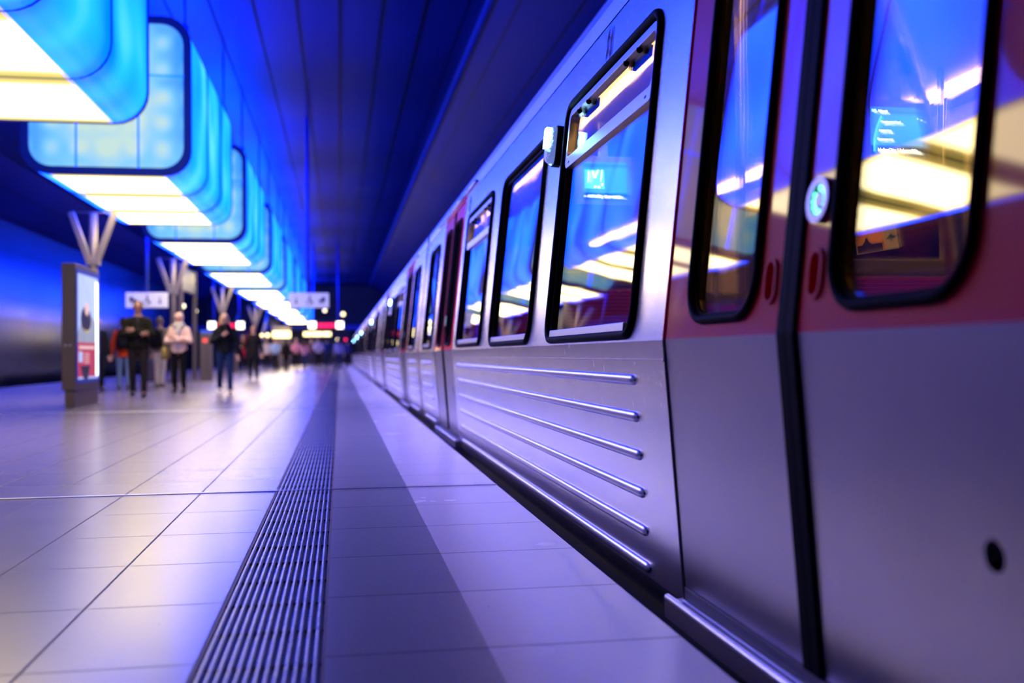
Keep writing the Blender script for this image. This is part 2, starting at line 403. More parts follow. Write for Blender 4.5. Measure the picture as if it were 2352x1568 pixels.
# ribbed tactile strip
b = MB(); n = 13; x0, x1 = -.350, -.040; pr = []
pw = (x1-x0-.02)/n
pr.append((x0, 0)); pr.append((x0+.008, 0)); pr.append((x0+.010, -.006))
for i in range(n):
    a = x0+.01+i*pw
    for fr, z in ((.12, -.006), (.22, .002), (.50, .003), (.78, .002), (.88, -.006)):
        pr.append((a+fr*pw, z))
pr += [(x1-.010, -.006), (x1-.008, 0), (x1, 0)]
k = b.mi(M['ribs']); ks = b.mi(M['edge_seal'])
va = [b.bm.verts.new((x, Y0, z)) for x, z in pr]; vb = [b.bm.verts.new((x, Y1, z)) for x, z in pr]
for i in range(len(pr)-1):
    f = b.bm.faces.new((va[i], va[i+1], vb[i+1], vb[i])); f.material_index = ks if i in (0, len(pr)-2) else k
b.box((x0, Y0, -.3), (x1, Y1, -.012), M['edge_seal'])
tag(b.build('trim_3'), kind='structure')
# cross joints of the tactile plates and the metal expansion joint
b = MB()
y = -.3
while y < 30:
    b.box((x0+.008, y, -.0055), (x1-.008, y+.0015, .0025), M['edge_seal']); y += .3133
tag(b.build('trim_4'), kind='structure')
b = MB(); b.box((-8.4, 5.77, -.01), (XE, 5.79, .0045), M['joint_metal'])
tag(b.build('trim_5', bevel=.001), kind='structure')
b = MB(); b.box((-8.4, 14.6, -.01), (XE, 14.625, .003), M['joint_metal'])
tag(b.build('trim_6', bevel=.001), kind='structure')
# edges and track beds
slab('trim_7', XE-.16, XE-.06, -1.2, -.3, M['concrete'])
slab('trim_8', -8.3, -8.2, -1.2, -.3, M['concrete'])
slab('trim_9', XE-.16, 4.8, -1.35, -1.2, M['concrete'])
slab('trim_10', -12.0, -8.2, -1.35, -1.2, M['concrete'])
# walls: folded metal cladding
b = MB(); b.box((-12.1, Y0, -1.3), (-11.9, Y1, 7.3), M['wall']); tag(b.build('wall_left'), kind='structure')
b = MB(); b.box((4.75, Y0, -1.3), (4.95, Y1, 7.3), M['wall']); tag(b.build('wall_right'), kind='structure')
# ceiling: folded plates with a raised fin
b = MB()
zc = 7.2
prof = [(-12.0, 5.6), (-10.2, 7.0), (-8.2, zc), (2.75, zc), (4.85, 5.9)]
rings = []
for x, z in prof: rings.append([(x, Y0, z), (x, Y1, z), (x, Y1, z+.2), (x, Y0, z+.2)])
b.loft(rings, M['ceiling'], smooth=False)
b.box((2.68, Y0, zc-.10), (2.76, Y1, zc+.02), M['ceiling_fin'])
for i in range(14):
    x = .03+.785*(i-11)-.0
    b.box((x-.012, Y0, zc-.03), (x+.012, Y1, zc), M['ceiling'])
tag(b.build('ceiling'), kind='structure')
# end wall with tunnel mouths and a gallery
b = MB()
b.plate(lambda x, z, o: (x, Y1+o, z), rect(-12, -1.3, 4.9, 7.4), [rect(-11.8, -1.2, -8.5, 3.1), rect(1.0, -1.2, 4.6, 3.1)], 0, .3, M['wallend'])
tag(b.build('wall_far'), kind='structure')
b = MB(); b.box((-12, Y0-.2, -1.3), (4.9, Y0, 7.4), M['wallend']); tag(b.build('wall_back'), kind='structure')
b = MB(); b.box((-12, Y1-.5, 3.15), (4.75, Y1, 3.55), M['box_frame']); tag(b.build('trim_11'), kind='structure')

# ------------------------------------------------------------------ glowing light boxes
BX, BZ0, BZ1, BL, HW, RAD = -3.54, 3.58, 6.08, 6.2, 1.26, .40
def make_light_box():
    root = empty('light_box', (BX, 0, BZ0))
    h = BZ1-BZ0; wi = HW-.012
    pan = BL/3
    # frames: end rings and slim rings at the joints
    for nm, ya, yb, t0, t1 in (('end_frame', 0, .10, .0, .115), ('end_frame', BL-.10, BL, .0, .115), ('joint_frame', pan-.012, pan+.012, -.004, .03), ('joint_frame', 2*pan-.012, 2*pan+.012, -.004, .03)):
        b = MB(); P = lambda x, z, o: (x, o, z)
        b.plate(P, rr(-HW+min(t0, 0), min(t0, 0), HW-min(t0, 0), h-min(t0, 0), RAD), [rr(-HW+t1, t1, HW-t1, h-t1, RAD-t1*.6)], ya, yb, M['box_frame'])
        b.build(nm, root)
    # skins
    for i in range(3):
        ya, yb = (.10 if i == 0 else i*pan+.012), (BL-.10 if i == 2 else (i+1)*pan-.012)
        b = MB(); b.box((-wi+RAD-.01, ya, 0), (wi-RAD+.01, yb, .02), M['glow_bottom']); b.build('bottom_sheet', root)
        for s_ in (-1, 1):
            sec = []
            for q in range(9):
                t_ = math.radians(-90+90*q/8); sec.append((s_*(wi-RAD+RAD*math.cos(t_)), RAD+RAD*math.sin(t_)))
            for q in range(9):
                t_ = math.radians(90*q/8); sec.append((s_*(wi-RAD+RAD*math.cos(t_)), h-RAD+RAD*math.sin(t_)))
            ins = [(x-(s_*.02), z) for x, z in sec]
            b = MB()
            outer = [[(x, ya, z) for x, z in sec], [(x, yb, z) for x, z in sec]]
            k = b.mi(M['glow_side'])
            A = [b.bm.verts.new(p) for p in outer[0]]; B = [b.bm.verts.new(p) for p in outer[1]]
            A2 = [b.bm.verts.new((x, ya, z)) for x, z in ins]; B2 = [b.bm.verts.new((x, yb, z)) for x, z in ins]
            for j in range(len(A)-1):
                for q in ((A[j], A[j+1], B[j+1], B[j]), (A2[j], B2[j], B2[j+1], A2[j+1])):
                    f = b.bm.faces.new(q); f.smooth = True; f.material_index = k
            for q in ((A[0], A2[0], B2[0], B[0]), (A[-1], B[-1], B2[-1], A2[-1])):
                f = b.bm.faces.new(q); f.material_index = k
            b.build('side_sheet', root)
    b = MB(); b.box((-wi+RAD, .1, h-.03), (wi-RAD, BL-.1, h-.01), M['glow_top']); b.build('top_sheet', root)
    for s_, y_ in ((0, .05), (1, BL-.07)):
        b = MB(); P = lambda x, z, o: (x, y_+o, z)
        b.plate(P, rr(-HW+.10, .10, HW-.10, h-.10, RAD-.05), [], 0, .02, M['glow_end']); sh = b.build('end_sheet', root)
        b = MB()
        yy = y_-.012 if s_ == 0 else y_+.02
        for x in (-HW+.80, HW-.80): b.box((x-.016, yy, .10), (x+.016, yy+.012, h-.10), M['glow_side'])
        b.box((-HW+.1, yy, h*.63-.014), (HW-.1, yy+.012, h*.63+.014), M['glow_side'])
        b.build('mullion', sh)
    for x in (-HW+.3, HW-.14):
        for y_ in (.35, BL-.35):
            b = MB(); b.tube([(x, y_, h-.12), (x, y_, zc-BZ0)], .022, M['box_frame'], 8)
            b.box((x-.05, y_-.05, h-.14), (x+.05, y_+.05, h-.02), M['box_frame']); b.build('hanger_rod', root)
    return root
box_names = [('nearest, in top left corner', 6.75), ('second from viewer', 16.5),
             ('third from viewer', 26.2), ('fourth from viewer', 35.9), ('fifth from viewer', 45.6), ('sixth from viewer', 55.3),
             ('seventh from viewer', 65.), ('eighth from viewer', 74.8), ('farthest of all', 84.5)]
proto = make_light_box()
for i, (nm, yy) in enumerate(box_names):
    o = proto if i == 0 else copy_tree(proto)
    o.location = (BX, yy, BZ0)
    tag(o, 'blue glowing container light box hung from the ceiling, '+nm, 'ceiling light', 'container light boxes over the platform')

# ------------------------------------------------------------------ the train
CARL, JOINT = 14.16, .24
XB, ZB = .997, .79
def build_car(y0, s):
    """one railcar; u runs along it, Y = y0 + s*u"""
    root = empty('metro_car', (0, 0, 0))
    nu = math.hypot(1, .1104); nl = math.hypot(1, .0755)
    def PU(u, z, o): return (XB+.1104*(z-ZB)-o/nu, y0+s*u, z+o*.1104/nu)
    def PL(u, z, o): return (XB+.0755*(ZB-z)-o/nl, y0+s*u, z-o*.0755/nl)
    def P(u, z, o): return PU(u, z, o) if z >= ZB else PL(u, z, o)
    def bxu(b, u0, z0, u1, z1, o0, o1, mat):   # box on the body side
        b.plate(PU if (z0+z1)/2 >= ZB else PL, rect(u0, z0, u1, z1), [], o0, o1, mat)
    doors = [3.265, 11.09]; DH = .885
    ZT = 2.155
    wins = [(.66, 1.86, .825, 1.985, 0), (4.49, 5.955, .815, 1.960, 1), (6.44, 7.885, .815, 1.915, 0), (8.385, 9.84, .825, 1.940, 1), (12.40, 13.50, .825, 1.985, 0)]
    segs = [(0, doors[0]-DH), (doors[0]+DH, doors[1]-DH), (doors[1]+DH, CARL)]
    for a, c in segs:
        b = MB()
        holes = [rr(w_[0], w_[2], w_[1], w_[3], .085 if w_[4] else .11) for w_ in wins if a < w_[0] < c]
        b.plate(PU, rect(a+.006, ZB, c-.006, ZT), holes, 0, -.04, M['steel'])
        b.plate(PL, rect(a+.006, -.03, c-.006, ZB), [], 0, -.04, M['steel'])
        # tucked-in lower edge
        pts = [(0, -.03), (.010, -.07), (.035, -.11), (.075, -.15)]
        bx = PL(0, -.03, 0)[0]
        k = b.mi(M['steel'])
        ring = [[b.bm.verts.new((bx+dx, y0+s*u, z)) for dx, z in pts] for u in (a+.006, c-.006)]
        for j in range(3):
            f = b.bm.faces.new((ring[0][j], ring[0][j+1], ring[1][j+1], ring[1][j])); f.material_index = k; f.smooth = True
        b.build('side_panel', root)
        b = MB(); bxu(b, a+.006, .722, c-.006, .730, .0035, -.002, M['steel_bright']); b.build('fold_line', root)
        # pressed ribs
        ra, rc = a+(.35 if c-a > 3 else .45), c-(.35 if c-a > 3 else .45)
        for z in (.657, .528, .396, .264, .131, .004):
            b = MB(); n = 9; rings = []
            for u, q in ((ra-.012, .25), (ra, .8), (ra+.01, 1), (rc-.01, 1), (rc, .8), (rc+.012, .25)):
                rings.append([PL(u, z+.019*math.cos(t_)*q, .016*math.sin(t_)*q) for t_ in [math.pi*j/n for j in range(n+1)]])
            b.loft(rings, M['rib_steel'], closed=False); b.build('pressed_rib', root)
    # roof and cant rail
    b = MB(); pr = [PU(0, ZT+.008, 0), PU(0, 2.25, 0), (1.172, 0, 2.30), (1.24, 0, 2.40), (1.5, 0, 2.52), (2.36, 0, 2.60), (3.22, 0, 2.52), (3.5, 0, 2.40), (3.56, 0, 2.2)]
    for A, B in zip(pr, pr[1:]):
        b.face([(A[0], y0, A[2]), (B[0], y0, B[2]), (B[0], y0+s*CARL, B[2]), (A[0], y0+s*CARL, A[2])], M['roof'])
    b.build('roof', root)
    # underframe, far side, floor, end walls
    b = MB(); b.box((1.16, min(y0, y0+s*CARL), -.62), (3.55, max(y0, y0+s*CARL), -.12), M['steel_dark']); b.build('underframe', root)
    ya, yb = min(y0, y0+s*CARL), max(y0, y0+s*CARL)
    b = MB(); b.box((1.12, ya+.05, -.05), (3.58, yb-.05, 0.0), M['int_floor']); b.build('cabin_floor', root)
    b = MB(); b.plate(lambda u, z, o: (3.60-o, y0+s*u, z), rect(0, -.1, CARL, 2.2), [rr(q, .85, q+1.4, 1.95, .1) for q in (.6, 4.5, 6.4, 8.4, 12.2)], 0, .04, M['cream'])
    b.build('far_wall', root)
    b = MB()
    for q in (.6, 4.5, 6.4, 8.4, 12.2): b.plate(lambda u, z, o: (3.62-o, y0+s*u, z), rect(q-.05, .8, q+1.45, 2.0), [], 0, .01, M['dark_glass'])
    b.build('far_glazing', root)
    b = MB(); b.box((1.19, ya+.05, 2.17), (3.55, yb-.05, 2.19), M['cream'])
    for yy in (ya, yb-.04): b.plate(lambda x, z, o: (x, yy+o, z), [(1.13, 0), (3.56, 0), (3.56, 2.2), (1.19, 2.2)], [], 0, .04, M['cream'])
    b.build('cabin_lining', root)
    for x in (1.42, 3.22):
        b = MB(); b.box((x-.05, ya+.4, 2.13), (x+.05, yb-.4, 2.165), M['lamp_warm']); b.build('cabin_light_strip', root)
    # windows
    for (a, c, z0, z1, hop) in wins:
        R_ = .085 if hop else .11
        b = MB(); b.tube([P(u, z, .004) for u, z in rr(a, z0, c, z1, R_)], .017, M['rubber'], 8, closed=True)
        b.plate(PU, rr(a-.004, z0-.004, c+.004, z1+.004, R_), [rr(a+.035, z0+.035, c-.035, z1-.035, R_-.02)], -.004, -.045, M['rubber'])
        w_ = b.build('window', root)
        b = MB(); b.plate(PU, rect(a+.10, z0+.012, c-.08, z0+.045), [], .010, -.01, M['frame_grey']); b.build('sill_rail', w_, bevel=.003)
        if hop:
            b = MB(); b.plate(PU, rr(a+.028, 1.645, c-.028, z1-.028, .05), [rr(a+.055, 1.70, c-.055, z1-.06, .03)], .006, -.03, M['frame_grey'])
            b.plate(PU, rect(a+.10, 1.664, a+.125, 1.674), [], .0075, 0, M['black']); b.plate(PU, rect(c-.125, 1.664, c-.10, 1.674), [], .0075, 0, M['black'])
            b.build('hopper_frame', w_, bevel=.002)
            b = MB(); b.plate(PU, rect(a+.05, 1.69, c-.05, z1-.055), [], -.016, -.020, M['glass_hop']); b.build('hopper_pane', w_)
            for q in (.26, .80):
                u = a+(c-a)*q
                b = MB(); b.plate(PU, rect(u-.11, z1-.085, u+.11, z1-.045), [], -.022, -.05, M['rubber'])
                for du in (-.09, .09): b.ball(PU(u+du, z1-.065, -.004), .013, M['rubber'], 8)
                b.build('hopper_hinge', w_)
            b = MB(); b.plate(PU, rect(a+.02, z0+.02, c-.02, 1.665), [], -.012, -.018, M['glass']); b.build('window_pane', w_)
        else:
            b = MB(); b.plate(PU, rr(a+.02, z0+.02, c-.02, z1-.02, .08), [], -.012, -.018, M['glass']); b.build('window_pane', w_)
    # doors
    for ci, c in enumerate(doors):
        b = MB()
        b.plate(PU, rect(c-DH-.006, ZB, c-DH+.02, 2.16), [], -.012, -.09, M['black']); b.plate(PU, rect(c+DH-.02, ZB, c+DH+.006, 2.16), [], -.012, -.09, M['black']); b.plate(PU, rect(c-DH+.02, 2.12, c+DH-.02, 2.16), [], -.02, -.09, M['black'])
        b.plate(PL, rect(c-DH-.006, -.02, c-DH+.02, ZB), [], -.012, -.09, M['black']); b.plate(PL, rect(c+DH-.02, -.02, c+DH+.006, ZB), [], -.012, -.09, M['black'])
        b.build('door_surround', root)
        for sg in (-1, 1):
            # leaf between c+sg*.04 and c+sg*(DH-.004)
            u0, u1 = sorted((c+sg*.040, c+sg*(DH-.008)))
            wa, wc = sorted((c+sg*.195, c+sg*.668))
            b = MB()
            ha, hc = sorted((c+sg*.115-.024, c+sg*.115+.024))
            hole = rr(wa, .842, wc, 2.02, .105)
            hh = rr(ha, .872, hc, .966, .023)
            b.plate(PU, rect(u0, ZB+.002, u1, 2.15), [hole, hh], -.006, -.04, M['red'])
            holes = []
            if sg == -1: holes = [[(c-.69+.027*math.cos(t_), .42+.027*math.sin(t_)) for t_ in [2*math.pi*j/16 for j in range(16)]]]
            b.plate(PL, rect(u0, .022, u1, ZB+.002), holes, -.006, -.04, M['steel_door'])
            L = b.build('door_leaf', root)
            if sg == -1:
                b = MB(); b.plate(PL, rect(c-.75, .36, c-.63, .48), [], -.041, -.045, M['black']); b.build('lock_hole', L)
            b = MB(); b.tube([PU(u, z, -.002) for u, z in rr(wa, .842, wc, 2.02, .105)], .013, M['rubber'], 10, closed=True)
            b.plate(PU, rr(wa, .842, wc, 2.02, .105), [rr(wa+.018, .860, wc-.018, 2.002, .09)], -.006, -.04, M['rubber']); b.build('window_seal', L)
            b = MB(); b.plate(PU, rr(wa+.02, .862, wc-.02, 2.0, .085), [], -.018, -.024, M['glass']); b.build('door_pane', L)
            b = MB(); b.plate(PU, rr(ha-.009, .863, hc+.009, .975, .032), [rr(ha, .872, hc, .966, .023)], .001, -.006, M['red'])
            b.plate(PU, rr(ha-.012, .860, hc+.012, .978, .034), [], -.030, -.034, M['handle']); b.build('handle_recess', L)
            # rubber edge
            b = MB(); e0, e1 = sorted((c+sg*.002, c+sg*.042))
            for PP, z0, z1 in ((PL, .02, ZB), (PU, ZB, 2.15)): b.plate(PP, rect(e0, z0, e1, z1), [], .004, -.05, M['rubber'])
            b.build('rubber_edge', L)
            # opening button on the leaf nearer the front
            if sg == -1:
                bc = (c-.113, 1.078)
                b = MB()
                for r1, r2, o1, mt in ((.050, .034, .008, M['button']), ):
                    b.plate(PU, [(bc[0]+r1*math.cos(t_), bc[1]+r1*math.sin(t_)) for t_ in [2*math.pi*j/24 for j in range(24)]], [[(bc[0]+r2*math.cos(t_), bc[1]+r2*math.sin(t_)) for t_ in [2*math.pi*j/24 for j in range(24)]]], o1, -.006, mt)
                b.plate(PU, [(bc[0]+.017*math.cos(t_), bc[1]+.017*math.sin(t_)) for t_ in [2*math.pi*j/16 for j in range(16)]], [], .004, -.006, M['button'])
                b.plate(PU, [(bc[0]+.036*math.cos(t_), bc[1]+.036*math.sin(t_)) for t_ in [2*math.pi*j/16 for j in range(16)]], [], -.001, -.006, M['rubber'])
                bt = b.build('door_button', L)
                b = MB()
                for j in range(12):
                    if j in (2, 8): continue
                    t_ = 2*math.pi*j/12; cx, cz = bc[0]+.026*math.cos(t_), bc[1]+.026*math.sin(t_)
                    b.plate(PU, [(cx+.006*math.cos(q), cz+.006*math.sin(q)) for q in [2*math.pi*k_/8 for k_ in range(8)]], [], .003, -.001, M['green_led'])
                b.build('led_ring', bt)
        b = MB()
        bx = PL(0, 0, 0)[0]
        u0, u1 = c-DH-.05, c+DH+.05
        for u0, u1 in ((u0, u1),):
            ys, ye = sorted((y0+s*u0, y0+s*u1))
            b.box((bx-.048, ys, -.088), (bx-.026, ye, -.020), M['steel']); b.box((bx-.030, ys, -.088), (bx+.09, ye, -.030), M['steel_dark']); b.box((bx+.002, ys+.05, -.03), (bx+.09, ye-.05, .019), M['steel_dark'])
            b.tube([(bx-.037, ys, -.024), (bx-.037, ye, -.024)], .012, M['rib_steel'], 10); b.box((bx-.010, ys+.06, -.031), (bx+.001, ye-.06, -.018), M['frame_grey'])
        b.build('door_step', root, bevel=.004)
        b = MB(); b.tube([P(c-DH-.7, 2.20, .012), P(c+DH+.7, 2.20, .012)], .014, M['steel_bright'], 8); b.plate(PU, rect(c-DH, 2.158, c+DH, 2.22), [], .004, -.01, M['red'])
        b.build('rain_gutter', root)
    # loudspeaker grille: two overlapping sets of rings, beside each door
    for gu in (5.25, 9.9):
        b = MB(); gz = 2.055
        sh = [(gu+.055*math.cos(t_), gz+(.03 if math.sin(t_) > 0 else -.03)+.052*math.sin(t_)) for t_ in [2*math.pi*j/32 for j in range(32)]]
        b.plate(PU, sh, [], .0012, -.002, M['frame_grey'])
        for cz in (gz+.03, gz-.03):
            for r_ in (.006, .014, .022, .030, .038, .046):
                b.plate(PU, [(gu+(r_+.0018)*math.cos(t_), cz+(r_+.0018)*math.sin(t_)) for t_ in [2*math.pi*j/20 for j in range(20)]], [[(gu+r_*math.cos(t_), cz+r_*math.sin(t_)) for t_ in [2*math.pi*j/20 for j in range(20)]]], .0022, .0005, M['steel_dark'])
        b.build('speaker_grille', root)
    # side lamp between first and second window
    lu = 6.13; b = MB()
    b.plate(PU, rr(lu-.05, 1.70, lu+.05, 1.90, .02), [], .028, 0, M['rubber'])
    lp = b.build('side_lamp', root, bevel=.004)
    b = MB(); n = 8; rings = []
    for z, q in ((1.705, .4), (1.72, .85), (1.74, 1), (1.865, 1), (1.885, .85), (1.897, .4)):
        rings.append([PU(lu+.046*math.cos(t_)*q, z, .026+.050*math.sin(t_)*q) for t_ in [math.pi*j/n for j in range(n+1)]])
    b.loft(rings, M['lens'], closed=False); b.build('lamp_lens', lp)
    b = MB(); b.plate(PU, rr(lu-.034, 1.785, lu+.034, 1.885, .012), [], .079, .030, M['led_white']); b.build('lamp_bulb', lp)
    # gangway bellows towards the next car
    b = MB(); g0, g1 = (CARL+.004, CARL+JOINT-.004) if s == 1 else (-JOINT+.004, -.004)
    for j in range(6):
        u = g0+(g1-g0)*j/6+.004; b.plate(lambda x, z, o: (x, y0+s*(u+o), z), rr(1.16, -.2, 3.5, 2.25, .15), [rr(1.3, 0, 3.3, 2.1, .1)], 0, .022, M['rubber'])
    b.box((1.24, min(y0+s*g0, y0+s*g1), -.2), (3.4, max(y0+s*g0, y0+s*g1), 2.2), M['black'])
    b.build('gangway_bellows', root)
    # seats: double benches across the car
    for (x0, x1, u, face) in ((1.22, 2.05, 6.62, 1), (2.40, 3.30, 5.72, 1), (1.22, 2.05, 8.35, -1), (2.40, 3.30, 8.35, 1), (1.22, 2.05, 9.55, 1), (2.40, 3.30, 12.9, 1), (1.22, 2.05, 12.9, 1), (2.4, 3.3, 1.2, -1), (1.22, 2.05, 1.2, -1)):
        b = MB(); yy = y0+s*u; d = s*face
        b.box((x0, yy-.03, .42), (x1, yy+.03, 1.12), M['olive']); b.box((x0, yy-.035, 1.12), (x1, yy+.035, 1.20), M['olive'])
        st = b.build('bench_seat', root, bevel=.01)
        b = MB(); b.box((x0+.015, yy-.045, .46), (x1-.015, yy+.045, 1.11), M['seat']); b.build('seat_back_cushion', st, bevel=.01)
        b = MB(); b.box((x0, min(yy+d*.04, yy+d*.46), .36), (x1, max(yy+d*.04, yy+d*.46), .45), M['seat']); b.build('seat_cushion', st, bevel=.015)
        b = MB(); b.box((x0+.1, min(yy, yy+d*.3), 0), (x0+.16, max(yy, yy+d*.3), .36), M['olive']); b.box((x1-.16, min(yy, yy+d*.3), 0), (x1-.1, max(yy, yy+d*.3), .36), M['olive']); b.build('seat_leg', st)
    # grab rails
    for x, u in ((2.12, 6.62), (2.36, 8.35), (1.30, 4.25), (1.30, 10.15), (1.32, 12.1), (2.98, 5.74)):
        b = MB(); b.tube([(x, y0+s*u, 0.), (x, y0+s*u, 1.4), (x, y0+s*u, 2.17)], .017, M['yellow_rail'], 8); b.build('grab_pole', root)
    # screens hung under the ceiling
    for (cx, u, cz, route) in ((2.66, 5.60, 1.81, 0), (1.60, 7.10, 1.80, 1)):
        yy = y0+s*u
        b = MB(); b.box((cx-.175, yy+.004, cz-.145), (cx+.175, yy+.05, cz+.155), M['screen_bezel']); b.box((cx-.03, yy+.01, cz+.15), (cx+.03, yy+.04, 2.17), M['screen_bezel'])
        sc = b.build('passenger_screen', root, bevel=.006)
        b = MB(); b.box((cx-.14, yy+.001, cz-.115), (cx+.14, yy+.006, cz+.115), M['screen']); b.box((cx-.14, yy-.001, cz-.115), (cx+.14, yy+.003, cz-.070), M['screen_dark']); b.box((cx-.14, yy-.001, cz+.085), (cx+.14, yy+.003, cz+.108), M['screen_bar'])
        if route == 0:
            b.tube([(cx-.085, yy-.001, cz+.07), (cx-.108, yy-.001, cz+.02), (cx-.122, yy-.001, cz-.04), (cx-.124, yy-.001, cz-.10)], .005, M['screen_line'], 6)
            b.box((cx-.137, yy-.002, cz+.088), (cx-.110, yy, cz+.105), M['screen_line'])
        else:
            b.box((cx-.125, yy-.001, cz-.045), (cx+.0, yy+.002, cz+.07), M['screen_line'])
            for p0, p1 in (((-.10, .06), (-.103, -.01)), ((-.075, .065), (-.068, .02)), ((-.04, .068), (-.068, .02)), ((-.015, .068), (-.022, .0))):
                b.tube([(cx+p0[0], yy-.003, cz+p0[1]), (cx+p1[0], yy-.003, cz+p1[1])], .003, M['screen_text'], 5)
            for q in ((-.06, -.035), (-.035, -.036), (-.015, -.02)): b.ball((cx+q[0], yy-.003, cz+q[1]), .007, M['screen_text'], 6)
        b.build('screen_display', sc)
        if s == 1:
            def T(x, z): return Matrix.Translation((x, yy-.003, z)) @ Matrix.Rotation(math.pi/2, 4, 'X')
            text_obj('screen_lettering', 'HafenCity Universität.', .0235, M['screen_text'], sc, T(cx-.106, cz-.100), .0007, ext=.0004)
            if route == 0:
                text_obj('screen_lettering', 'U4', .016, M['screen_text'], sc, T(cx-.132, cz+.091), .0002, ext=.0004)
                text_obj('screen_lettering', 'Billstedt', .015, M['screen_text'], sc, T(cx-.102, cz+.091), .0002, ext=.0004)
                text_obj('screen_lettering', 'Hauptbahnhof Nord', .0125, M['screen_text'], sc, T(cx-.088, cz+.040), .0001, ext=.0004)
                text_obj('screen_lettering', 'Jungfernstieg', .0125, M['screen_text'], sc, T(cx-.098, cz-.002), .0001, ext=.0004)
                text_obj('screen_lettering', 'Überseequartier', .0125, M['screen_text'], sc, T(cx-.108, cz-.044), .0001, ext=.0004)
                text_obj('screen_lettering', '12', .014, M['screen_text'], sc, T(cx+.10, cz+.058), .0002, ext=.0004)
            else:
                text_obj('screen_lettering', 'us', .018, M['screen_text'], sc, T(cx-.131, cz-.097), .0002, ext=.0004)
    return root
carA = build_car(-1.10, 1)
tag(carA, 'nearest brushed steel metro car with red doors, its side filling the right of the picture', 'train car', 'metro cars of the standing train')
carB = build_car(13.30+CARL, -1)
tag(carB, 'second metro car, just beyond the first black gangway joint', 'train car', 'metro cars of the standing train')
ord_ = ['third', 'fourth', 'fifth', 'sixth']
for i in range(4):
    o = copy_tree(carA if i % 2 == 0 else carB); o.location.y += 28.8*(1+i//2)
    tag(o, ord_[i]+' metro car from the viewer, small and blurred far down the platform edge', 'train car', 'metro cars of the standing train')
# leaflet card on the bench behind the near door window and the bent grab rail
b = MB(); Mc = Matrix.Translation((2.56, 4.52, 1.285)) @ Matrix.Rotation(math.radians(-9), 4, 'Y')
b.box((-.115, 0, -.055), (.105, .004, .06), M['card'], Mc); b.box((-.11, -.002, -.05), (.03, .0, .045), M['card_orange'], Mc); b.box((-.11, -.003, -.05), (.02, -.001, -.015), M['card_dark'], Mc)
b.plate(lambda x, z, o: tuple(Mc @ Vector((x, -.003+o, z))), [(-.09, -.02), (-.03, -.02), (-.05, .0), (-.055, .018), (-.062, .018), (-.07, .0)], [], 0, .002, M['card_dark'])
b.plate(lambda x, z, o: tuple(Mc @ Vector((x, -.003+o, z))), [(.045, .0), (.06, .012), (.07, .026), (.08, .01), (.095, .005), (.075, -.006), (.068, -.02), (.062, -.006)], [], 0, .002, M['card_blue'])
o = b.build('leaflet_card'); tag(o, 'orange and cream leaflet card propped on the bench behind the door window', 'leaflet')
RAIL = [(x, 2.3, z) for x, z in ((1.515, 0), (1.515, .8), (1.50, .97), (1.478, 1.10), (1.462, 1.19), (1.429, 1.35), (1.384, 1.51), (1.34, 1.61), (1.30, 1.74), (1.27, 2.17))]
STRAP = [(x, 2.28, z) for x, z in ((1.372, 1.43), (1.345, 1.52), (1.30, 1.64), (1.27, 1.78), (1.25, 2.0))]
b = MB(); b.tube(RAIL, .0165, M['yellow_rail'], 10)
b.build('grab_pole', carA)
b = MB(); b.tube(STRAP, .015, M['frame_grey'], 8); b.build('hand_strap', carA)

# ------------------------------------------------------------------ platform furniture
# V-armed masts
def mast(x, y, label, z0=2.565, z1=3.50, w_=.376, ht=3.48):
    r_ = empty('lighting_mast', (x, y, 0))
    b = MB(); b.tube([(0, 0, 0), (0, 0, z0+.05), (0, 0, ht)], .075, M['mast'], 14); b.tube([(0, 0, 0), (0, 0, .02)], .14, M['mast'], 14); b.build('pole', r_)
    for s_ in (-1, 1):
        b = MB(); Mx = Matrix.Translation((s_*.07, -.03, z0)) @ Matrix.Rotation(s_*math.atan2(w_-.05, z1-z0), 4, 'Y')
        b.box((-.055, -.055, 0), (.055, .055, math.hypot(z1-z0, w_-.05)), M['mast'], Mx); b.build('arm', r_, bevel=.01)
    b = MB(); b.tube([(-w_, 0, z1-.0), (w_, 0, z1)], .012, M['mast'], 6); b.build('tie_bar', r_)
    b = MB(); b.box((-.12, -.09, z0-.07), (.12, .07, z0+.05), M['mast']); b.build('collar', r_, bevel=.01)
    return tag(r_, label, 'mast', 'masts with V shaped arms along the platform')
mast(-4.6, 20.3, 'grey mast with V shaped arms rising behind the advertising pillar')
mast(-4.6, 29.6, 'beige mast with V shaped arms behind the woman in the pale headscarf')
mast(-4.6, 41.7, 'beige mast with V shaped arms above the woman with long blond hair')
mast(-4.6, 57.6, 'small far mast with pale V shaped arms above the woman in a black coat')
mast(-4.6, 74.3, 'farthest mast with V shaped arms, beyond the crowd')

# advertising pillar
ad = empty('advertising_pillar', (-4.08, 16.0, 0))
b = MB(); b.box((0, 0, .26), (.19, 1.55, 2.16), M['taupe']); b.build('housing', ad, bevel=.008)
b = MB(); b.box((.035, .03, 0), (.18, 1.5, .26), M['taupe']); b.build('plinth', ad, bevel=.006)
for x in (.055, .125):
    b = MB(); b.ball((x, -.005, .93), (.018, .012, .018), M['chrome'], 10); b.build('lock', ad)
PX = lambda y_, z, o: (.19+o, y_, z)
b = MB(); b.plate(PX, rr(.06, .36, 1.50, 2.10, .03), [rr(.12, .42, 1.44, 2.03, .03)], .012, 0, M['box_frame']); b.build('poster_frame', ad)
b = MB(); b.plate(PX, rect(.10, .40, 1.46, 2.05), [], .004, 0, M['poster_sky'])
b.plate(PX, [(.12, .98), (1.44, .98), (1.44, 1.25), (1.1, 1.38), (.8, 1.42), (.3, 1.25), (.12, 1.1)], [], .006, .003, M['poster_grey'])
b.plate(PX, rect(.12, .45, 1.44, .98), [], .006, .003, M['poster_red'])
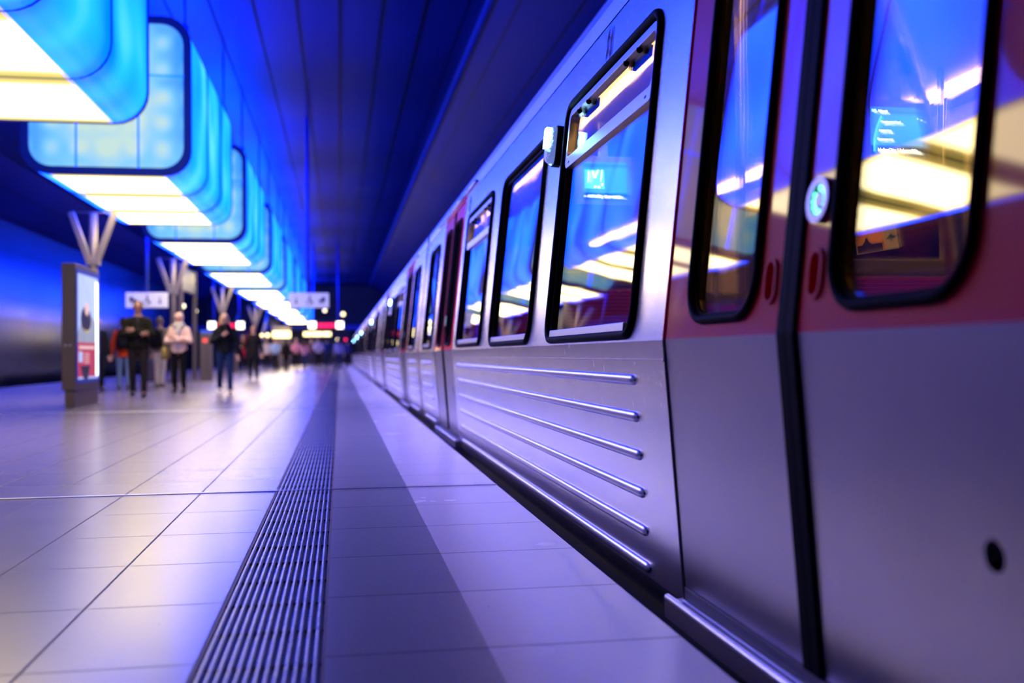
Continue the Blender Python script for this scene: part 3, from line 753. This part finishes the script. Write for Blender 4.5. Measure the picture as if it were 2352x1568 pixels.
b.plate(PX, [(.45+.32*math.cos(t_)+.2, 1.34+.20*math.sin(t_)) for t_ in [2*math.pi*j/18 for j in range(18)]], [], .008, .003, M['poster_dark'])
b.plate(PX, [(.7+.14*math.cos(t_), 1.50+.10*math.sin(t_)) for t_ in [2*math.pi*j/18 for j in range(18)]], [], .009, .003, M['poster_skin'])
b.plate(PX, [(.45, 1.2), (.7, 1.12), (.9, 1.2), (.7, 1.16)], [], .010, .003, M['poster_gold'])
b.plate(PX, [(.3, .62), (.9, .62), (.75, .42), (.5, .42)], [], .010, .003, M['poster_dark'])
b.plate(PX, rect(.2, .68, .42, .84), [], .010, .003, M['poster_sky'])
for q in (.9,): b.plate(PX, rect(.22, q-.02, 1.2, q+.03), [], .009, .003, M['poster_skin'])
for q in range(5): b.plate(PX, rect(.55, .66+q*.035, .85, .675+q*.035), [], .009, .003, M['poster_skin'])
b.plate(PX, rect(1.30, .46, 1.42, 1.96), [], .010, .003, M['poster_white'])
b.build('lit_poster', ad)
tag(ad, 'taupe advertising pillar with a lit poster of pale blue over red', 'advertising pillar')

# info board on two posts
ib = empty('information_board', (-4.6, 30.7, 0))
for y_ in (.3, 3.2):
    b = MB(); b.box((-.06, y_-.06, 0), (.06, y_+.06, 3.5), M['grey_box']); b.build('post', ib, bevel=.01)
b = MB(); b.box((-.03, .36, 2.72), (.03, 3.14, 3.45), M['grey_box'])
b.build('board_frame', ib, bevel=.01)
b = MB()
for s_ in (-1, 1): b.box((s_*.032-.004, .45, 2.80), (s_*.032+.004, 3.05, 3.38), M['info'])
for q in range(6): b.box((.034, .6, 2.88+q*.07), (.039, 2.9-.2*(q % 3), 2.895+q*.07), M['sign_ink'])
b.build('board_face', ib)
tag(ib, 'tall grey information board on two posts right of the woman in the pale headscarf', 'information board')

# help point with red button, litter bins
hp = empty('help_point', (-4.2, 33.6, 0))
b = MB(); b.box((-.19, -.14, 0), (.19, .14, 1.5), M['grey_box']); b.build('column', hp, bevel=.02)
b = MB(); b.box((-.17, -.13, 1.5), (.17, .13, 1.58), M['blue_cap']); b.build('cap', hp, bevel=.02)
b = MB(); b.tube([(-.02, -.14, 1.26), (-.02, -.17, 1.26)], .075, M['red_btn'], 16); b.build('call_button', hp)
b = MB(); b.box((.02, -.145, .2), (.035, -.135, 1.1), M['black']); b.build('door_gap', hp)
tag(hp, 'grey help point column with blue cap and red button beside the woman with blond hair', 'help point')
def bin_(x, y, h, w_, label):
    r_ = empty('litter_bin', (x, y, 0)); b = MB(); b.box((-w_/2, -.2, .06), (w_/2, .2, h), M['grey_box'])
    b.box((-w_/2+.03, -.17, 0), (w_/2-.03, .17, .06), M['black'])
    for i in range(5):
        for j in range(7): b.box((-w_/2+.05+i*(w_-.1)/5, -.206, .12+j*(h-.2)/7), (-w_/2+.05+i*(w_-.1)/5+(w_-.1)/9, -.198, .12+j*(h-.2)/7+.045), M['black'])
    b.build('body', r_)
    b = MB(); b.box((-w_/2-.01, -.21, h), (w_/2+.01, .21, h+.03), M['chrome']); b.build('lid', r_, bevel=.008)
    return tag(r_, label, 'litter bin', 'perforated grey bins on the platform')
bin_(-5.75, 33.3, .72, .42, 'perforated grey bin on the floor left of the woman in the pale headscarf')
bin_(-5.0, 50., .85, .36, 'grey bin to the right of the woman with long blond hair')

# hanging direction signs with pictograms
def hang_sign(cx, y, label, flip):
    w_, h_, zc_ = 1.06, .40, 2.25
    r_ = empty('direction_sign', (cx, y, zc_))
    b = MB(); b.box((-w_/2, 0, -h_/2), (w_/2, .09, h_/2), M['sign_white']); b.build('panel', r_, bevel=.02)
    for x in ((0.0,) if not flip else (-.03, )):
        b = MB(); b.tube([(x, .045, h_/2), (x, .045, zc-zc_)], .05, M['box_frame'], 10); b.build('hanger_pole', r_)
    PP = lambda ox: (lambda x, z, o: (ox+x, -.001+o, z))
    order = [-.34, 0., .34] if not flip else [.34, 0., -.34]
    # pram
    b = MB(); P_ = PP(order[0]); d = -1 if flip else 1
    b.plate(P_, [(d*(-.09), .07), (d*.0, .10), (d*.0, .02), (d*.10, .02), (d*.06, -.05), (d*-.05, -.05), (d*-.10, .0)], [], -.004, .002, M['sign_ink'])
    for x in (-.04, .05): b.plate(P_, [(d*x+.022*math.cos(t_), -.085+.022*math.sin(t_)) for t_ in [2*math.pi*j/10 for j in range(10)]], [], -.004, .002, M['sign_ink'])
    b.build('pram_pictogram', r_)
    # wheelchair
    b = MB(); P_ = PP(order[1]+.02)
    b.plate(P_, [(.028*math.cos(t_), .11+.028*math.sin(t_)) for t_ in [2*math.pi*j/10 for j in range(10)]], [], -.004, .002, M['sign_ink'])
    b.plate(P_, [(-.02, .075), (.02, .075), (.025, .0), (.08, -.03), (.09, -.10), (.06, -.10), (.055, -.05), (-.015, -.03)], [], -.004, .002, M['sign_ink'])
    b.plate(P_, [(-.02+.075*math.cos(t_), -.06+.075*math.sin(t_)) for t_ in [2*math.pi*j/18 for j in range(18)]], [[(-.02+.055*math.cos(t_), -.06+.055*math.sin(t_)) for t_ in [2*math.pi*j/18 for j in range(18)]]], -.004, .002, M['sign_ink'])
    b.build('wheelchair_pictogram', r_)
    # lift
    b = MB(); P_ = PP(order[2])
    b.plate(P_, [(-.05, .07), (.05, .07), (.05, .082), (-.05, .082)], [], -.004, .002, M['sign_ink'])
    b.plate(P_, [(.025*math.cos(t_), .01+.025*math.sin(t_)) for t_ in [2*math.pi*j/10 for j in range(10)]], [], -.004, .002, M['sign_ink'])
    b.plate(P_, [(-.02, -.02), (.02, -.02), (.035, -.09), (-.035, -.09)], [], -.004, .002, M['sign_ink'])
    b.build('lift_pictogram', r_)
    return tag(r_, label, 'direction sign', 'hanging pictogram signs')
hang_sign(-5.02, 28, 'white hanging sign with pram and wheelchair pictograms above the man in the dark jacket', False)
hang_sign(-.81, 28, 'white hanging sign with wheelchair pictogram right of the light boxes, near the train', True)

# next-train displays: two lit squares with red dot text between
for cx, lab in ((-.77, 'train indicator with two lit squares and red text, on the train side'), (-6.4, 'train indicator with two lit squares and red text, behind the woman with blond hair')):
    r_ = empty('train_indicator', (cx, 60, 2.52))
    b = MB(); b.box((-1.0, 0, -.30), (1.0, .2, .30), M['black']); b.build('housing', r_, bevel=.02)
    for s_ in (-1, 1):
        b = MB(); b.box((s_*.79-.20, -.015, -.20), (s_*.79+.20, 0, .20), M['lamp_sq']); b.build('lit_square', r_)
        b = MB(); b.tube([(s_*.7, .1, .3), (s_*.7, .1, zc-2.52)], .05, M['box_frame'], 8); b.build('hanger_pole', r_)
    b = MB(); rnd = random.Random(3)
    for row in range(2):
        x = -.48
        while x < .42:
            q = rnd.uniform(.03, .10); b.box((x, -.012, -.02-.13*row+.02), (x+q, 0, .09-.13*row), M['lamp_red']); x += q+.02
    b.build('led_text', r_)
    tag(r_, lab, 'train indicator', 'next train indicators')
# lit strip signs, kiosk and lamps towards the far end
r_ = empty('exit_sign_strip', (-1.9, 84, 2.5))
for x0, x1 in ((-.98, -.42), (-.36, .50), (.56, 1.2)):
    b = MB(); b.box((x0, 0, -.16), (x1, .12, .16), M['lamp_yel']); b.build('lit_panel', r_)
b = MB(); b.box((-1.05, .02, .16), (1.27, .1, .22), M['black']); b.build('top_rail', r_)
for x in (-.8, 1.0):
    b = MB(); b.tube([(x, .06, .2), (x, .06, zc-2.5)], .03, M['black'], 6); b.build('hanger_pole', r_)
tag(r_, 'row of three lit yellow panels hanging under the right train indicator', 'lit sign')
r_ = empty('lit_kiosk', (-3.95, 71, 0))
b = MB(); b.box((-.55, 0, 0), (.6, 1., 2.0), M['grey_box']); b.build('cabinet', r_, bevel=.02)
b = MB(); b.box((-.55, -.02, 2.0), (.6, 1., 2.42), M['lamp_yel']); b.build('lit_top', r_)
b = MB(); b.box((-.6, -.03, 2.42), (.65, 1.02, 2.75), M['mast']); b.build('canopy', r_, bevel=.02)
tag(r_, 'far kiosk with glowing yellow top in the middle of the platform', 'kiosk')
for i, (x, y, z, r0_, mt, lab) in enumerate([(-5.15, 70, 2.14, .10, 'lamp_yel', 'small round warm lamp left of the kiosk, leftmost of its row'), (-4.78, 70, 2.14, .13, 'lamp_yel', 'small round warm lamp left of the kiosk, between its two neighbours'),
        (-4.28, 70, 2.2, .15, 'lamp_yel', 'bright round warm lamp just left of the kiosk'), (-.12, 72, 1.85, .10, 'lamp_yel', 'small round warm lamp right of the yellow panels'),
        (.45, 78, 1.95, .08, 'lamp_red', 'tiny red signal lamp at the tunnel mouth'), (.30, 86, 4.2, .16, 'lamp_yel', 'warm lamp high above the tunnel mouth, right one'),
        (-1.2, 86, 4.5, .13, 'lamp_yel', 'warm lamp high above the train indicator'), (-7.3, 50, 3.15, .10, 'lamp_yel', 'warm lamp high up right of the third mast, larger of two'), (-7.0, 52, 3.0, .08, 'lamp_yel', 'warm lamp high up right of the third mast, smaller of two')]):
    r_ = empty('globe_lamp' if -5 < x < -2.1 else 'pendant_lamp', (x, y, z))
    b = MB(); b.ball((0, 0, 0), r0_, M[mt], 12); b.build('globe', r_)
    b = MB(); b.tube([(0, 0, r0_*.8), (0, 0, zc-z)] if not -5 < x < -2.1 else [(0, 0, -z), (0, 0, -r0_*.8)], .012 if not -5 < x < -2.1 else .03, M['black'], 6); b.build('cord' if not -5 < x < -2.1 else 'post', r_)
    tag(r_, lab, 'lamp', 'small lamps at the far end')
# stair at the far end
r_ = empty('staircase', (-6.9, 74, 0))
b = MB()
for i in range(20): b.box((-1.1, i*.5, i*.17), (1.1, i*.5+.52, i*.17+.17), M['concrete'])
b.build('steps', r_)
for s_ in (-1, 1):
    b = MB(); b.plate(lambda y_, z, o: (s_*1.12+o, y_, z), [(0, 0), (0, 1.0), (10, 4.3), (10, 3.4)], [], -.02, .02, M['info']); b.build('balustrade', r_)
tag(r_, 'staircase with pale balustrades rising at the far left end', 'staircase')

# ------------------------------------------------------------------ people
SKIN = [pm('skin_light', (.55, .30, .20), .55), pm('skin_tan', (.34, .17, .10), .55)]
EYE = pm('eye_dark', (.02, .015, .01), .3); LIP = pm('lips', (.40, .10, .09), .5)
def remesh(b, name, parent, vox=.016, sm=3):
    o = b.build(name)
    md = o.modifiers.new('r', 'REMESH'); md.mode = 'VOXEL'; md.voxel_size = vox; md.use_smooth_shade = True
    ms = o.modifiers.new('s', 'SMOOTH'); ms.iterations = sm; ms.factor = .5
    bpy.context.view_layer.update(); dg = bpy.context.evaluated_depsgraph_get()
    me = bpy.data.meshes.new_from_object(o.evaluated_get(dg)); mats = [m_ for m_ in o.data.materials]
    me.name = name; bpy.data.objects.remove(o)
    me.materials.clear(); me.materials.append(mats[0])
    for p in me.polygons: p.use_smooth = True; p.material_index = 0
    o = bpy.data.objects.new(name, me); COL.objects.link(o); o.parent = parent; return o
def ell(c, rx, ry, n=16, tilt=0):
    return [(c[0]+rx*math.cos(2*math.pi*j/n), c[1]+ry*math.sin(2*math.pi*j/n), c[2]) for j in range(n)]
def limb(b, pts, rs, mat):
    P_ = [Vector(p) for p in pts]
    # subdivide so that the tube bends smoothly
    out, ro = [], []
    for i in range(len(P_)-1):
        for k_ in range(4):
            t_ = k_/4; out.append(P_[i].lerp(P_[i+1], t_)); ro.append(rs[i]*(1-t_)+rs[i+1]*t_)
    out.append(P_[-1]); ro.append(rs[-1])
    b.tube(out, 0, mat, 10, rr=ro)
    for p, r_ in zip(P_, rs): b.ball(p, r_*.99, mat, 10)
def person(x, y, rz, ht, label, arms='down', stride=0., top=(.02, .02, .025), legs=(.03, .03, .04), shoes=(.02, .02, .02), skin=0, hair=(.05, .03, .02), hairlen=0, coat=.90, hood=None, scarf=None, bag=None, shirt=None, group=None, fat=1.):
    k_ = ht/1.75
    root = empty('person', (x, y, 0), rz); root.scale = (k_,)*3
    sk = SKIN[skin]
    # joints
    st = stride
    hipL, hipR = (.09, 0, .90), (-.09, 0, .90)
    kneeL, kneeR = (.10, -.10*st-.02, .49), (-.10, .06*st-.02, .49)
    ankL, ankR = (.105, -.26*st+.02, .08), (-.10, .28*st+.02, .08+.06*abs(st))
    sh = {1: (.165, .01, 1.375), -1: (-.165, .01, 1.375)}
    A = {}
    for s_ in (1, -1):
        if arms == 'folded': el = (s_*.26, -.05, 1.13); wr = (-s_*.02, -.20, 1.17+.03*s_); pa = (-s_*.10, -.19, 1.18+.03*s_)
        elif arms == 'chest' and s_ == -1: el = (-.27, -.06, 1.14); wr = (-.08, -.22, 1.26); pa = (-.02, -.23, 1.30)
        elif arms == 'front': el = (s_*.25, -.04, 1.13); wr = (s_*.12, -.24, 1.06); pa = (s_*.08, -.31, 1.07)
        else: el = (s_*.245, .03, 1.13); wr = (s_*.27, -.03-.08*st*s_, .88); pa = (s_*.275, -.05-.09*st*s_, .80)
        A[s_] = (el, wr, pa)
    # body: one skinned surface
    vs, es, rs = [], [], []
    def V_(p, r_): vs.append(p); rs.append(r_); return len(vs)-1
    pel = V_((0, 0, .94), .115); wa_ = V_((0, 0, 1.08), .105); ch = V_((0, .0, 1.28), .125); nb = V_((0, .01, 1.44), .062); nk = V_((0, 0, 1.50), .05)
    hd1 = V_((0, -.012, 1.575), .062); hd2 = V_((0, -.005, 1.63), .078); hd3 = V_((0, .005, 1.69), .072)
    es += [(pel, wa_), (wa_, ch), (ch, nb), (nb, nk), (nk, hd1), (hd1, hd2), (hd2, hd3)]
    for s_ in (1, -1):
        el, wr, pa = A[s_]
        a = V_(sh[s_], .045); e = V_(el, .040); w_ = V_(wr, .027); q = V_(pa, .030)
        es += [(nb, a), (a, e), (e, w_), (w_, q)]
        d = (Vector(pa)-Vector(wr)).normalized(); side = d.cross(Vector((0, 1, 0)) if abs(d.y) < .7 else Vector((0, 0, 1))).normalized(); nrm = d.cross(side)
        for fi, (off, ln) in enumerate(((-.033, .062), (-.012, .072), (.010, .068), (.030, .052))):
            p0 = Vector(pa)+d*.035+side*off; p1 = p0+d*ln*.5+nrm*.006; p2 = p0+d*ln*.9+nrm*.022
            i0 = V_(tuple(p0), .010); i1 = V_(tuple(p1), .009); i2 = V_(tuple(p2), .008); es += [(q, i0), (i0, i1), (i1, i2)]
        p0 = Vector(wr).lerp(Vector(pa), .6)-side*.040; p1 = p0-side*.015+d*.035
        i0 = V_(tuple(p0), .011); i1 = V_(tuple(p1), .009); es += [(q, i0), (i0, i1)]
    for hp_, kn, an in ((hipL, kneeL, ankL), (hipR, kneeR, ankR)):
        a = V_(hp_, .085); c_ = V_(kn, .055); e = V_(an, .036); g = V_((an[0], an[1]-.12, .04+an[2]-.08), .032)
        es += [(pel, a), (a, c_), (c_, e), (e, g)]
    me = bpy.data.meshes.new('body'); me.from_pydata(vs, es, []); ob = bpy.data.objects.new('body', me); COL.objects.link(ob)
    md = ob.modifiers.new('skin', 'SKIN'); md.use_smooth_shade = True
    for i, sv in enumerate(me.skin_vertices[0].data): sv.radius = (rs[i], rs[i]); sv.use_root = (i == 0)
    sb = ob.modifiers.new('sub', 'SUBSURF'); sb.levels = 1; sb.render_levels = 1
    bpy.context.view_layer.update(); dg = bpy.context.evaluated_depsgraph_get(); m2 = bpy.data.meshes.new_from_object(ob.evaluated_get(dg)); bpy.data.objects.remove(ob)
    b = MB(); b.bm.from_mesh(m2); b.mi(sk)
    for f in b.bm.faces: f.material_index = 0; f.smooth = True
    for s_ in (1, -1):
        b.ball((s_*.030, -.073, 1.645), (.014, .008, .008), EYE, 8); b.ball((s_*.084, .005, 1.63), (.012, .020, .032), sk, 8)
    b.ball((0, -.088, 1.615), (.013, .020, .024), sk, 8); b.ball((0, -.074, 1.578), (.024, .008, .008), LIP, 8)
    b.ball((0, .0, 1.65), (.076, .088, .100), sk, 16); b.ball((0, -.030, 1.575), (.050, .048, .045), sk, 12)
    body = b.build('body', root)
    # trousers
    mt = cloth('trousers', legs); b = MB()
    b.loft([ell((0, 0, .86), .15, .11), ell((0, 0, .93), .165*fat, .12), ell((0, 0, 1.0), .150*fat, .11)], mt)
    for hp_, kn, an in ((hipL, kneeL, ankL), (hipR, kneeR, ankR)):
        limb(b, [hp_, kn, (an[0], an[1], an[2]-.01)], [.098, .068, .052], mt)
    remesh(b, 'trousers', root)
    # top
    mt = cloth('jacket', top); b = MB()
    rings = [ell((0, 0, coat-.02), .175*fat, .125*fat), ell((0, 0, 1.0), .175*fat, .125*fat), ell((0, 0, 1.12), .160*fat, .118), ell((0, 0, 1.28), .185, .125), ell((0, .01, 1.38), .19, .112), ell((0, .01, 1.45), .145, .09), ell((0, .01, 1.475), .07, .065)]
    b.loft(rings, mt)
    for s_ in (1, -1): limb(b, [(s_*.12, .01, 1.40), (s_*.170, .01, 1.375), A[s_][0], A[s_][1]], [.062, .073, .062, .048], mt)
    remesh(b, 'jacket', root)
    if shirt:
        b = MB(); b.loft([ell((0, -.03, .94), .12, .112), ell((0, -.03, 1.05), .11, .108), ell((0, -.028, 1.2), .05, .11), ell((0, -.02, 1.46), .045, .07)], cloth('shirt', shirt)); b.build('shirt', root)
    for an in (ankL, ankR):
        mt = pm('shoe', shoes, .5); b = MB(); z = an[2]-.08
        b.loft([[(an[0]+w_*math.cos(t_), yy+an[1], z+.045+hh*math.sin(t_)) for t_ in [2*math.pi*j/12 for j in range(12)]] for yy, w_, hh in ((.07, .02, .025), (.055, .040, .045), (0, .045, .045), (-.07, .047, .038), (-.14, .046, .030), (-.18, .030, .022))], mt)
        b.box((an[0]-.042, an[1]-.17, z), (an[0]+.042, an[1]+.06, z+.02), mt); b.build('shoe', root)
    # hair or headscarf
    if hood is None:
        mt = cloth('hair', hair, .6); b = MB()
        b.ball((0, .020, 1.672), (.085, .092, .092), mt, 16); b.ball((0, .045, 1.62), (.078, .065, .08), mt, 12)
        if hairlen:
            for s_ in (1, -1): limb(b, [(s_*.065, .01, 1.65), (s_*.085, .0, 1.52), (s_*.10, -.06, 1.52-hairlen)], [.035, .036, .024], mt)
            limb(b, [(0, .06, 1.62), (0, .085, 1.48), (0, .10, 1.52-hairlen)], [.07, .07, .05], mt)
        o = remesh(b, 'hair', root, .012, 2)
        # keep the face free
        bm = bmesh.new(); bm.from_mesh(o.data)
        for v in bm.verts:
            if v.co.y < -.045 and 1.54 < v.co.z < 1.70 and abs(v.co.x) < .06: v.co.y = -.045
        bm.to_mesh(o.data); bm.free()
    else:
        mt = cloth('headscarf', hood); b = MB(); b.ball((0, .022, 1.655), (.098, .098, .108), mt, 18); b.ball((0, .02, 1.53), (.095, .095, .09), mt, 14)
        o = remesh(b, 'headscarf', root, .012, 2)
        bm = bmesh.new(); bm.from_mesh(o.data)
        for v in bm.verts:
            if v.co.y < -.035 and ((v.co.x/.058)**2+((v.co.z-1.625)/.085)**2) < 1: v.co.y = -.035
        bm.to_mesh(o.data); bm.free()
    if scarf:
        b = MB()
        for z, r_, q in ((1.49, .095, .036), (1.455, .11, .034)):
            b.tube([(r_*math.cos(2*math.pi*j/18), .0+r_*.85*math.sin(2*math.pi*j/18)-.01, z+.012*math.sin(j)) for j in range(18)], q, cloth('scarf', scarf), 8, closed=True)
        limb(b, [(.03, -.10, 1.45), (.02, -.145, 1.33), (.03, -.14, 1.20)], [.045, .05, .035], cloth('scarf', scarf)); b.build('scarf', root)
    tag(root, label, 'person', group)
    # bags are things of their own
    if bag:
        kind, bc, bl = bag; bm_ = cloth(kind, bc); R = Matrix.Translation((x, y, 0)) @ Matrix.Rotation(rz, 4, 'Z') @ Matrix.Scale(k_, 4)
        e = empty(kind, R @ Vector((0, 0, .9))); e.rotation_euler.z = rz; e.scale = (k_,)*3
        b = MB()
        if kind == 'backpack':
            b.loft([[(w_*math.copysign(abs(math.cos(t_))**.6, math.cos(t_)), .20+d_*math.copysign(abs(math.sin(t_))**.6, math.sin(t_)), z) for t_ in [2*math.pi*j/20 for j in range(20)]] for z, w_, d_ in ((.08, .10, .05), (.11, .145, .08), (.25, .155, .095), (.42, .145, .085), (.52, .11, .06), (.545, .05, .03))], bm_)
            b.build('sack', e)
            b = MB(); b.loft([[(w_*math.cos(t_), .30+d_*math.sin(t_), z) for t_ in [2*math.pi*j/14 for j in range(14)]] for z, w_, d_ in ((.13, .07, .02), (.16, .11, .035), (.28, .11, .035), (.31, .07, .02))], bm_); b.build('front_pocket', e)
            for s_ in (1, -1):
                b = MB(); b.tube([(s_*.09, .11, .50), (s_*.10, .02, .575), (s_*.11, -.11, .50), (s_*.125, -.145, .36), (s_*.14, -.10, .22), (s_*.12, .12, .12)], .016, bm_, 6); b.build('strap', e)
        else:
            sx = -.30 if kind == 'handbag' else .31
            b.loft([[(sx+w_*math.cos(t_), .0+d_*math.sin(t_), z) for t_ in [2*math.pi*j/16 for j in range(16)]] for z, w_, d_ in ((-.17, .05, .07), (-.15, .07, .12), (-.02, .075, .13), (.08, .05, .11), (.10, .03, .08))], bm_); b.build('pouch', e)
            b = MB(); b.tube([(sx, -.07, .09), (sx*.95, -.06, .25), (sx*.65, -.10, .52), (sx*.60, .02, .59), (sx*.80, .10, .4), (sx, .07, .09)], .010, bm_, 6); b.build('strap', e)
        tag(e, bl, kind.replace('_', ' '))
    return root
person(-3.72, 19.9, .12, 1.80, 'person in a dark jacket with folded arms and dark trousers, nearest to the viewer', arms='folded', stride=.35, top=(.010, .010, .006), legs=(.022, .018, .018), shirt=(.03, .02, .03), skin=1, hair=(.03, .02, .015), fat=1.12)
person(-5.02, 25.1, math.pi+.1, 1.68, 'person in an orange jacket and blue jeans, beside the man in dark jacket', stride=.2, top=(.62, .055, .01), legs=(.16, .24, .38), shoes=(.08, .06, .04), coat=.80, bag=('backpack', (.012, .012, .014), 'black backpack worn over the orange jacket'))
person(-4.42, 26.4, math.pi-.3, 1.74, 'person in a beige and dark jacket with cream trousers, behind the man with folded arms', stride=.3, top=(.22, .19, .13), legs=(.62, .55, .46), shoes=(.12, .09, .04), hair=(.2, .16, .12), bag=('backpack', (.008, .008, .010), 'black backpack behind the man with folded arms, above the cream trousers'))
person(-3.30, 22.0, -.1, 1.66, 'person in a pale headscarf and cream pink jacket with folded arms and black trousers', arms='folded', top=(.74, .52, .42), legs=(.006, .006, .008), hood=(.66, .50, .42), scarf=(.45, .44, .38), shirt=(.62, .50, .62), bag=('handbag', (.33, .26, .07), 'mustard coloured shoulder bag at the hip of the woman in the headscarf'), stride=.1)
person(-2.26, 20.9, .15, 1.60, 'person with long blond hair, black scarf, blue jeans and white shoes, striding', arms='chest', stride=.8, top=(.010, .012, .013), legs=(.012, .028, .10), shoes=(.68, .62, .52), hair=(.52, .36, .15), hairlen=.34, scarf=(.008, .008, .01), bag=('shoulder_bag', (.006, .006, .008), 'large black shoulder bag of the woman with long blond hair'))
person(-2.64, 32.4, .1, 1.70, 'person in a long black coat with long dark hair, right of the blond woman', stride=.2, top=(.012, .011, .012), legs=(.01, .01, .012), shoes=(.35, .28, .25), hair=(.03, .015, .01), hairlen=.25, coat=.72, bag=('handbag', (.30, .012, .03), 'dark red handbag on the arm of the woman in the black coat'))
person(-5.25, 23.5, .6, 1.62, 'person in dark clothes, mostly hidden behind the advertising pillar', top=(.012, .012, .016), legs=(.01, .01, .012), hair=(.02, .02, .02), fat=1.1)
g = 'crowd at the far end of the platform'
crowd = [(-3.75, 54, .1, 1.66, (.70, .58, .55), (.015, .015, .02), (.25, .12, .05), 'person in a cream top and black trousers, leftmost of the far crowd'),
         (-3.25, 53, .2, 1.64, (.30, .44, .66), (.01, .01, .015), (.30, .10, .03), 'person in a light blue jacket in the far crowd, left of the kiosk'),
         (-3.45, 57.5, 1.9, 1.70, (.45, .20, .05), (.02, .02, .02), (.2, .1, .05), 'person in an ochre top behind the light blue jacket in the far crowd'),
         (-2.85, 56, 2.6, 1.62, (.03, .02, .02), (.01, .01, .01), (.03, .02, .02), 'person in dark brown between the light blue and the pink shirts'),
         (-2.35, 57, .1, 1.70, (.72, .28, .36), (.02, .02, .025), (.45, .35, .3), 'person in a pink shirt and dark trousers in the far crowd'),
         (-1.95, 58.5, 2.9, 1.55, (.50, .22, .34), (.03, .05, .14), (.12, .05, .03), 'smaller person in a mauve top right of the pink shirt'),
         (-1.62, 60, .1, 1.72, (.10, .05, .045), (.05, .04, .08), (.06, .03, .02), 'person in brown in the middle of the far crowd'),
         (-1.15, 56, .2, 1.74, (.55, .50, .60), (.01, .01, .012), (.2, .15, .12), 'person in a pale grey cape over black clothes in the far crowd'),
         (-.75, 60, 3.0, 1.76, (.01, .022, .11), (.01, .015, .05), (.03, .02, .02), 'person in navy blue right of the pale cape'),
         (-.05, 58, 3.1, 1.70, (.24, .24, .48), (.02, .03, .09), (.12, .08, .05), 'person in a grey blue top near the platform edge'),
         (.50, 66, 2.8, 1.72, (.03, .03, .16), (.01, .01, .02), (.03, .02, .02), 'person in dark blue close beside the train, farthest right of the crowd'),
         (-4.3, 47, .3, 1.68, (.02, .015, .02), (.01, .01, .015), (.06, .03, .02), 'person in dark clothes behind the woman in the black coat')]
for i, (x, y, rz, ht, tc_, lc_, hc_, lab) in enumerate(crowd):
    person(x, y, rz, ht, lab, top=tc_, legs=lc_, hair=hc_, stride=(i % 3)*.25, arms=['down', 'front', 'folded'][i % 3], group=g, hairlen=.2*(i % 2))
